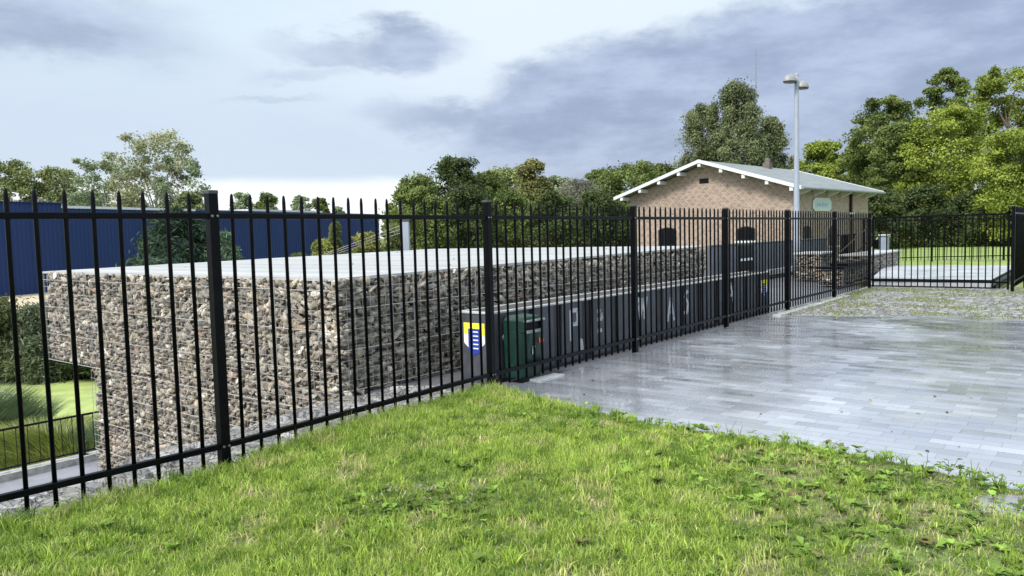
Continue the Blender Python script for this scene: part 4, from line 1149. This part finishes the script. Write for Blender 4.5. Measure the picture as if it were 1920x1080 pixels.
for (px, top, w_, Y, cl, sh, nm, lb, s_) in mids:
    T_(nm, lb, px, top, w_, Y, -0.3, cl, group=MID, seed=s_, shape=sh, n_lobes=30, per=170, droop=.5 if nm == 'willow_tree' else 0, aspect=.3 if nm == 'willow_tree' else .6)
und = [(800, 352, 150, 38, MIDG, 'yellow green bush behind the short grey post'), (880, 350, 150, 40, DARKG, 'dark bush behind the second thick fence post'),
       (965, 356, 150, 42, MIDG, 'green bush under the pale yellowish tree'), (1045, 362, 150, 40, DARKG, 'very dark bush below the taupe willow'),
       (1125, 360, 150, 42, DARKG, 'dark bush left of the third thick fence post'), (1190, 356, 120, 44, MIDG, 'green bush at the left foot of the house gable')]
for i, (px, top, w_, Y, cl, lb) in enumerate(und):
    T_('leafy_bush', lb, px, top, w_, Y, -0.6, cl, group='bushes under the tree belt', seed=50 + i, shape='bush', crown0=0.0, cat='bush', n_lobes=26, per=170)
BIRCH = [(0.060, 0.075, 0.032), (0.15, 0.17, 0.085)]
for (px, top, w_, Y, lb, s_) in ((1385, 158, 150, 58, 'tallest feathery grey green tree right behind the house ridge', 61), (1325, 196, 110, 60, 'feathery tree left of the tallest one, over the gable peak', 62), (1450, 222, 95, 60, 'lower feathery tree between the mast and the lamp post', 63)):
    T_('feathery_tree', lb, px, top, w_, Y, -0.2, BIRCH, group='feathery trees behind the house', seed=s_, shape='cone' if s_ == 61 else 'round', n_lobes=52, per=230, leaf=.26, aspect=.35, lobe=.18, droop=.35, bark=M_PALEBARK)
RT = 'tall trees right of the house'
rts = [
 (1545, 268, 110, 74, BRIGHT, 'light green treetop just right of the lamp pole', 71), (1600, 276, 80, 70, MIDG, 'green tree between the light treetop and the large dark tree', 72),
 (1655, 188, 160, 62, MIDG, 'large dark green tree above the right end of the roof', 73), (1690, 232, 130, 56, MIDG, 'mid green tree in front of the large dark tree', 74),
 (1765, 135, 120, 66, [(0.05, 0.08, 0.02), (0.13, 0.16, 0.045)], 'tall open crowned tree behind the bright green ones', 75), (1775, 205, 190, 54, BRIGHT, 'bright yellow green maple in the middle of the right-hand group', 76),
 (1885, 133, 170, 58, BRIGHT, 'highest bright green maple at the right margin', 77), (1905, 250, 170, 48, BRIGHT, 'lower bright maple hanging over the side fence', 78), (1990, 170, 180, 52, MIDG, 'tree partly cut off by the right margin', 79)]
for (px, top, w_, Y, cl, lb, s_) in rts:
    T_('maple_tree', lb, px, top, w_, Y, 0, cl, group=RT, seed=s_, n_lobes=44, per=190, lobe=.15, crown0=.10)
rund = [(1650, 352, 120, 50, 'dark bush under the right eave of the house'), (1735, 350, 140, 52, 'dark undergrowth behind the middle of the gate'), (1820, 360, 140, 50, 'dark undergrowth behind the right half of the gate'), (1900, 356, 120, 50, 'dark undergrowth at the right margin')]
for i, (px, top, w_, Y, lb) in enumerate(rund):
    T_('dark_bush', lb, px, top, w_, Y, 0, DARKG, group='dark undergrowth behind the lawn', seed=80 + i, shape='bush', crown0=0.0, cat='bush', n_lobes=26, per=170)
# spiky shrub between slab and shed, and yellowish scrub
for i, (px, top, w_, Y, cl, lb) in enumerate(((340, 396, 205, 26, [(0.012, 0.028, 0.016), (0.04, 0.065, 0.04)], 'dark spiky shrub in front of the blue shed'), (425, 440, 70, 26, [(0.06, 0.10, 0.06), (0.13, 0.19, 0.12)], 'pale leafed shrub right of the dark spiky one'),
                                          (612, 452, 90, 34, [(0.10, 0.12, 0.03), (0.22, 0.23, 0.06)], 'low yellow green scrub at the shed wall'), (632, 420, 26, 34, OLIVE, 'slender upright shoot among the scrub'),
                                          (690, 440, 90, 33, [(0.10, 0.11, 0.03), (0.20, 0.20, 0.06)], 'yellowish scrub on the slope below the stay wires'), (745, 425, 60, 32, OLIVE, 'olive scrub left of the short grey post'), (560, 480, 60, 35, MIDG, 'low green scrub rising over the slab edge'))):
    T_('scrub_bush', lb, px, top, w_, Y, -1.4, cl, group='scrub behind the slab', seed=90 + i, shape='bush', crown0=0.0, cat='bush', n_lobes=30, per=230, leaf=0.0125 * Y, aspect=.16)
# reeds and bank plants on the pond edge
def blades(name, pts, hts, lean, wid, cols, seed, segs=2, mat=None):
    r = np.random.default_rng(seed); N = len(pts); P = np.asarray(pts, float); H_ = np.asarray(hts).reshape(-1, 1)
    ang = r.uniform(0, 2 * np.pi, N); dr = np.stack([np.cos(ang), np.sin(ang), np.zeros(N)], 1)
    fa = r.uniform(0, np.pi, N); sd_ = np.stack([np.cos(fa), np.sin(fa), np.zeros(N)], 1)
    ln = (r.uniform(0.1, 1.0, (N, 1)) ** 1.2) * lean * H_
    Wd = wid * r.uniform(0.6, 1.4, (N, 1)); up = np.array([[0, 0, 1.0]])
    b0 = P - sd_ * Wd; b1 = P + sd_ * Wd
    m0 = P + up * H_ * 0.55 + dr * ln * 0.35; m_l = m0 - sd_ * Wd * .8; m_r = m0 + sd_ * Wd * .8
    tip = P + up * H_ * (1 - 0.35 * (ln / np.maximum(H_, 1e-4)) ** 2) + dr * ln
    V = np.stack([b0, b1, m_r, m_l, tip], 1).reshape(-1, 3)
    b = (np.arange(N) * 5)[:, None]
    T = np.concatenate([b + np.array([[0, 1, 2]]), b + np.array([[0, 2, 3]]), b + np.array([[3, 2, 4]])], 1).reshape(-1, 3)
    c = np.asarray(cols, float)
    if c.shape[0] != N:
        w = r.uniform(0, 1, (N, 1)); c = c[0] * (1 - w) + c[1] * w
    C4 = np.concatenate([c, np.ones((N, 1))], 1); C4 = np.repeat(C4, 5, 0)
    return np_mesh(name, V, T, C4), None
def plant_patch(name, label, cat, cx, cy, cz, rx, ry, n_, h, cols, seed, lean=.5, wid=.012, kind='stuff'):
    r = np.random.default_rng(seed); a = r.uniform(0, 2 * np.pi, n_); q = np.sqrt(r.uniform(0, 1, n_))
    pts = np.stack([cx + np.cos(a) * q * rx, cy + np.sin(a) * q * ry, np.full(n_, cz)], 1)
    hh = h * r.uniform(.4, 1.1, n_) * (1.05 - .5 * q)
    me, _ = blades(name, pts, hh, lean, wid, cols, seed)
    return tag(link(name, me, M_GRASS), label, cat, kind=kind)
plant_patch('reeds', 'tall blue green reeds at the left edge of the pond', 'reeds', -14.2, 19.3, -3.6, 1.9, 1.8, 9000, 1.9, [(0.025, 0.05, 0.022), (0.17, 0.23, 0.11)], 101, .75, .013)
plant_patch('bank_plants', 'bright green weeds between the path railing and the pond', 'plants', -10.6, 17.6, -3.35, 3.4, 1.8, 15000, 0.95, [(0.06, 0.09, 0.02), (0.34, 0.38, 0.09)], 102, .8, .013)
plant_patch('pond_plants', 'grey green sedge tuft at the pond side beside the gabion', 'plants', -8.9, 17.4, -3.3, 1.1, 1.0, 1800, 1.15, [(0.09, 0.14, 0.08), (0.2, 0.27, 0.15)], 103, .5, .012)
for i, (cx, cy, h, w, cl, lb) in enumerate(((-20.4, 29.3, 3.2, 5.2, [(0.045, 0.055, 0.022), (0.11, 0.12, 0.05)], 'olive green willow scrub at the far left of the pond'), (-17.9, 29.6, 2.8, 4.2, [(0.04, 0.055, 0.032), (0.10, 0.12, 0.065)], 'grey green scrub in the middle of the far pond bank'), (-15.6, 29.6, 2.6, 4.0, [(0.012, 0.022, 0.008), (0.04, 0.06, 0.02)], 'dark scrub under the overhanging gabion'))):
    tree('pond_scrub', lb, cx, cy, -3.6, h, w, cl, group='scrub along the far pond bank', seed=110 + i, shape='bush', crown0=0.0, cat='bush', n_lobes=30, per=300, leaf=.30, aspect=.2)

# ------------------------------------------------------------------ foreground turf
def pip(px_, py_, poly):
    inside = np.zeros(len(px_), bool); j = len(poly) - 1
    for i in range(len(poly)):
        xi, yi = poly[i]; xj, yj = poly[j]
        c = ((yi > py_) != (yj > py_)) & (px_ < (xj - xi) * (py_ - yi) / (yj - yi + 1e-12) + xi)
        inside ^= c; j = i
    return inside
TURF = [(-4.9, -2.5), (-4.25, 1.9), (-2.72, 3.96), (-1.90, 4.93), (-0.95, 6.25), (-0.33, 7.13)] + EDGE
def turf_h(x, y):
    return 0.012 + 0.05 * mnoise.noise(Vector((x * .6, y * .6, 2))) * 0.6 + 0.018 * mnoise.noise(Vector((x * 2.3, y * 2.3, 7)))
def edge_dist(px_, py_, poly):
    d = np.full(len(px_), 1e9)
    for i in range(len(poly)):
        x1_, y1_ = poly[i]; x2_, y2_ = poly[(i + 1) % len(poly)]
        vx, vy = x2_ - x1_, y2_ - y1_; L2 = vx * vx + vy * vy
        t = np.clip(((px_ - x1_) * vx + (py_ - y1_) * vy) / L2, 0, 1)
        d = np.minimum(d, np.hypot(px_ - x1_ - t * vx, py_ - y1_ - t * vy))
    return d
PUD = (2.56, 3.80)
def build_turf():
    xs = np.arange(-5.2, 4.3, 0.06); ys = np.arange(-2.6, 7.4, 0.06)
    gx, gy = np.meshgrid(xs, ys); fx, fy = gx.ravel(), gy.ravel()
    ins = pip(fx, fy, TURF); ed = edge_dist(fx, fy, TURF)
    z = np.array([turf_h(a, b) for a, b in zip(fx, fy)]) + 0.045 * np.clip(ed / 0.5, 0, 1)
    pd = np.clip((1.35 - np.hypot((fx - PUD[0]) / .26, (fy - PUD[1]) / .16)) / .5, 0, 1); z = z - pd * 0.035
    V = [(a, b, c if i else 0.004) for a, b, c, i in zip(fx, fy, z, ins)]
    nx = len(xs); Fc = []
    for j in range(len(ys) - 1):
        for i in range(nx - 1):
            q = j * nx + i; ids = (q, q + 1, q + nx + 1, q + nx)
            if all(ins[k] or ed[k] < 0.062 for k in ids) and any(ins[k] for k in ids): Fc.append(ids)
    me = bpy.data.meshes.new('turf'); me.from_pydata(V, [], Fc); me.update()
    tag(link('turf', me, M_SOIL, smooth=True), kind='structure')
    # blades
    r = np.random.default_rng(5); N = 620000
    px_ = r.uniform(-4.6, 4.1, N); py_ = r.uniform(1.2, 7.3, N)
    m = pip(px_, py_, TURF); px_, py_ = px_[m], py_[m]
    vis = (np.abs(px_) < 0.85 * py_ + 0.9) & (np.hypot((px_ - PUD[0]) / .26, (py_ - PUD[1]) / .16) > r.uniform(.75, 1.15, len(px_))) ; px_, py_ = px_[vis], py_[vis]
    e = edge_dist(px_, py_, TURF)
    def nz(s, o_): return np.array([mnoise.noise(Vector((a * s, b * s, o_))) for a, b in zip(px_, py_)])
    n1, n2, n3 = nz(1.1, 0.), nz(3.4, 4.), nz(8.0, 9.)
    bare = (n2 + 0.5 * n3 > 0.42) | ((px_ > 1.35) & (py_ < 4.9) & (n2 > -0.22) & (r.uniform(size=len(px_)) < .85))
    keep = ~bare | (r.uniform(size=len(px_)) < 0.30)
    keep &= r.uniform(size=len(px_)) < np.clip(0.45 + e * 6, 0, 1)
    px_, py_, e, n1, n2, n3, bare = [q[keep] for q in (px_, py_, e, n1, n2, n3, bare)]
    n = len(px_); z = np.array([turf_h(a, b) for a, b in zip(px_, py_)]) + 0.045 * np.clip(e / 0.5, 0, 1) - 0.004
    tall = np.clip(0.55 + 0.9 * n1 + 0.7 * n3 + 0.5 * n2, 0.12, 1.7)
    # longer grass along the fence foot
    fl = np.full(n, 9.)
    for i in range(3):
        a, b = FENCE[i], FENCE[i + 1]; vx, vy = b.x - a.x, b.y - a.y; L2 = vx * vx + vy * vy
        t = np.clip(((px_ - a.x) * vx + (py_ - a.y) * vy) / L2, 0, 1); fl = np.minimum(fl, np.hypot(px_ - a.x - t * vx, py_ - a.y - t * vy))
    nearf = np.exp(-(fl / 0.33) ** 2)
    right = np.clip((px_ - 0.6) / 1.6, 0, 1)
    H_ = (0.024 + 0.034 * tall) * (1 + 1.0 * nearf) * (1 - 0.30 * right) * r.uniform(0.5, 1.3, n)
    g1 = np.array([0.185, 0.285, 0.040]); g2 = np.array([0.40, 0.53, 0.095]); g3 = np.array([0.56, 0.58, 0.19]); dry = np.array([0.58, 0.50, 0.28]); g4 = np.array([0.065, 0.14, 0.018])
    w = np.clip(0.5 + 0.8 * n1 + r.normal(0, .25, n), 0, 1)[:, None]; c = g1 * (1 - w) + g2 * w
    yel = np.clip((n2 + n3 * .5) * 1.6 - 0.15 + right * .25 + r.normal(0, .15, n), 0, .85)[:, None]; c = c * (1 - yel) + g3 * yel
    dk = np.clip((-n3 - .12) * 2.0, 0, .6)[:, None]; c = c * (1 - dk) + g4 * dk
    dd_ = ((r.uniform(size=n) < 0.035) | (bare & (r.uniform(size=n) < .38)))[:, None]; c = np.where(dd_, dry * r.uniform(.6, 1.1, (n, 1)), c)
    c = c * r.uniform(.55, 1.35, (n, 1))
    me, _ = blades('grass', np.stack([px_, py_, z], 1), H_, 1.05, 0.0024, c, 6)
    tag(link('grass', me, M_GRASS), 'bright green lawn grass with dry patches in the foreground', 'grass', kind='stuff')
    r = np.random.default_rng(12); nt = 1500
    tx = r.uniform(-4.2, 3.6, nt); ty = r.uniform(2.4, 7.1, nt); mk = pip(tx, ty, TURF) & (np.hypot((tx - PUD[0]) / .26, (ty - PUD[1]) / .16) > 1.1) & (edge_dist(tx, ty, TURF) > .05); tx, ty = tx[mk], ty[mk]
    nb = 26; tc = r.uniform(0, 1, (len(tx), 1)) ** 1.3; hues = np.array([0.10, 0.18, 0.025]) * (1 - tc) + np.array([0.42, 0.56, 0.09]) * tc
    bx = np.repeat(tx, nb) + r.normal(0, .016, len(tx) * nb); by_ = np.repeat(ty, nb) + r.normal(0, .016, len(tx) * nb)
    bz = np.array([turf_h(a, b) for a, b in zip(bx, by_)]) + .035
    th = np.repeat(r.uniform(.05, .105, len(tx)), nb) * r.uniform(.5, 1.15, len(tx) * nb)
    me, _ = blades('grass_tufts', np.stack([bx, by_, bz], 1), th, 1.15, 0.0027, np.repeat(hues, nb, 0) * r.uniform(.7, 1.25, (len(bx), 1)), 14)
    tag(link('grass_tufts', me, M_GRASS), 'taller grass tufts standing out of the foreground lawn', 'grass', kind='stuff')
    # broad-leaved weeds (dock, dandelion, clover) mostly towards the paving
    r = np.random.default_rng(9); V = []; T = []; C = []; b = 0
    spots = []
    while len(spots) < 1500:
        x, y = r.uniform(-3.5, 3.6), r.uniform(2.6, 6.9)
        if abs(x) > .75 * y + .4: continue
        pr_ = 0.10 + 0.9 * max(0, min(1, (x - .3) / 1.3)) + (1.0 if math.hypot(x + .55, y - 4.05) < .42 else 0)
        if r.uniform() > pr_: continue
        spots.append((x, y))
    sp = np.array(spots); ok = pip(sp[:, 0], sp[:, 1], TURF)
    for (x, y), k in zip(spots, ok):
        if not k: continue
        z = turf_h(x, y) + 0.062; nl = r.integers(5, 11); sz = r.uniform(.016, .045)
        base = np.array([0.17, 0.27, 0.045]) * r.uniform(.35, 1.5) if r.uniform() < .94 else np.array([0.16, 0.15, 0.05])
        for q in range(nl):
            a = r.uniform(0, 2 * np.pi); dv = np.array([math.cos(a), math.sin(a), 0]); sv = np.array([-dv[1], dv[0], 0]); L_ = sz * r.uniform(.7, 1.3); w_ = L_ * r.uniform(.28, .45); up = r.uniform(.2, 1.1)
            o_ = np.array([x, y, z - .01]); m_ = o_ + dv * L_ * .55 + np.array([0, 0, L_ * up * .55]); t_ = o_ + dv * L_ * 1.1 + np.array([0, 0, L_ * up * .6])
            V += [o_, m_ - sv * w_, m_ + np.array([0, 0, -.2 * w_]), m_ + sv * w_, t_]; T += [(b, b + 1, b + 2), (b, b + 2, b + 3), (b + 1, b + 4, b + 2), (b + 2, b + 4, b + 3)]; b += 5
            cc = base * r.uniform(.8, 1.25); C += [[*cc, 1]] * 5
    for (cx, cy, rad_, cnt, cols_) in ((-0.72, 3.92, .30, 75, [(0.04, 0.07, 0.02), (0.12, 0.17, 0.04)]), (-0.50, 4.12, .22, 45, [(0.05, 0.08, 0.03), (0.34, 0.31, 0.24)]), (-0.30, 3.95, .2, 30, [(0.05, 0.09, 0.03), (0.15, 0.2, 0.06)]), (2.35, 4.15, .35, 60, [(0.06, 0.10, 0.02), (0.2, 0.26, 0.05)])):
        for q in range(cnt):
            x = cx + r.normal(0, rad_ * .5); y = cy + r.normal(0, rad_ * .35); z = turf_h(x, y) + 0.05 + r.uniform(0, .06); a = r.uniform(0, 6.28); L_ = r.uniform(.02, .045)
            dv = np.array([math.cos(a), math.sin(a), 0]); sv = np.array([-dv[1], dv[0], 0]); o_ = np.array([x, y, z]); m_ = o_ + dv * L_ * .5 + np.array([0, 0, .012]); t_ = o_ + dv * L_ + np.array([0, 0, r.uniform(-.01, .015)])
            V += [o_, m_ - sv * L_ * .3, m_ + np.array([0, 0, -.006]), m_ + sv * L_ * .3, t_]; T += [(b, b + 1, b + 2), (b, b + 2, b + 3), (b + 1, b + 4, b + 2), (b + 2, b + 4, b + 3)]; b += 5
            w_ = r.uniform(); cc = np.array(cols_[0]) * (1 - w_) + np.array(cols_[1]) * w_; C += [[*cc, 1]] * 5
    me = np_mesh('weeds', np.array(V), np.array(T), np.array(C))
    tag(link('weeds', me, M_LEAF), 'broad leaved weeds growing among the grass towards the paving', 'weeds', kind='stuff')
    # dead stalks standing at the paving edge
    mb = MB()
    for (x, y) in ((0.62, 6.25), (1.42, 5.38), (1.50, 5.33), (1.56, 5.30), (2.20, 4.75), (2.42, 4.48), (2.47, 4.42), (2.52, 4.40), (2.62, 4.22), (2.60, 4.28), (2.66, 4.15)):
        for k in range(2):
            dx, dy = random.uniform(-.05, .07), random.uniform(-.03, .03); hh = random.uniform(.06, .14)
            mb.tube([(x, y, .02), (x + dx * .5, y + dy, hh * .6), (x + dx, y + dy, hh)], [.0022, .0018, .0012], 4)
    tag(mb.build('dead_stalks', simple('dead_stalk', (0.12, 0.085, 0.06), 0.9)), 'thin brown dead stalks at the edge between grass and paving', 'stalks', kind='stuff')
build_turf()
mp, np_, bp = material('muddy_water'); bp.inputs['Base Color'].default_value = (0.22, 0.21, 0.19, 1); bp.inputs['Roughness'].default_value = 0.06
bp.inputs['Coat Weight'].default_value = 1.0; bp.inputs['Coat IOR'].default_value = 1.8; bp.inputs['Coat Roughness'].default_value = 0.03
zp = turf_h(*PUD) + 0.028
sheet('puddle', [(PUD[0] + .30 * math.cos(k / 24 * 6.2832) * (1 + .22 * mnoise.noise(Vector((math.cos(k / 24 * 6.2832) * 2, math.sin(k / 24 * 6.2832) * 2, 1)))), PUD[1] + .19 * math.sin(k / 24 * 6.2832) * (1 + .3 * mnoise.noise(Vector((math.cos(k / 24 * 6.2832) * 2, math.sin(k / 24 * 6.2832) * 2, 8))))) for k in range(24)], zp, mp, local=False)
# weed tufts on the cobbles
r = np.random.default_rng(33); pts = []
while len(pts) < 5200:
    x, y = r.uniform(4.4, 12.5), r.uniform(11.6, 18.6)
    t_, o_ = to_site(x, y)
    if o_ > 0.03 or y < 12.9 - .42 * (x - 4.6) or (x - 8.5) * 0.785 + (y - 18.2) * .98 > 0.05: continue
    nn_ = mnoise.noise(Vector((x * 1.3, y * 1.3, 3))) + .35 * mnoise.noise(Vector((x * 5, y * 5, 3))) + (.5 if o_ > -.35 else 0) + (.35 if (x - 8.5) * 0.785 + (y - 18.2) * .98 > -.6 else 0)
    if nn_ < .15: continue
    pts.append((x, y, -.006))
me, _ = blades('cobble_weeds', pts, r.uniform(.02, .07, len(pts)), .9, .006, [(0.13, 0.17, 0.045), (0.30, 0.32, 0.13)], 34)
tag(link('cobble_weeds', me, M_GRASS), 'sparse weeds growing between the cobbles in front of the gate', 'weeds', kind='stuff')

# fallen leaves and debris on the slab and paving
def litter():
    r = np.random.default_rng(44); V = []; T = []; C = []; b = 0
    for _ in range(150):
        if r.uniform() < .45:
            t_, o_ = r.uniform(0.1, 8), r.uniform(0.1, 6.5); p = GC + DD * t_ + NN * o_; z = ztop(t_) + .008
        else:
            x, y = r.uniform(0.6, 8), r.uniform(4.5, 12); t_, o_ = to_site(x, y)
            if o_ > -.1 or pip(np.array([x]), np.array([y]), TURF)[0]: continue
            p = Vector((x, y, 0)); z = .006
        a = r.uniform(0, 6.28); s = r.uniform(.008, .024); u = np.array([math.cos(a), math.sin(a), r.uniform(-.3, .5)]) * s; v = np.array([-math.sin(a), math.cos(a), r.uniform(-.2, .5)]) * s * .6
        q = np.array([p.x, p.y, z]); V += [q - u, q - v, q + u, q + v]; T.append((b, b + 1, b + 2, b + 3)); b += 4
        cc = [(0.10, 0.07, 0.03), (0.30, 0.22, 0.08), (0.04, 0.035, 0.03), (0.35, 0.34, 0.10)][r.integers(4)]; C += [[*cc, 1]] * 4
    me = np_mesh('fallen_leaves', np.array(V), np.array(T), np.array(C), 4)
    tag(link('fallen_leaves', me, M_LEAF), 'small fallen leaves and crumbs scattered on slab and paving', 'leaves', kind='stuff')
litter()
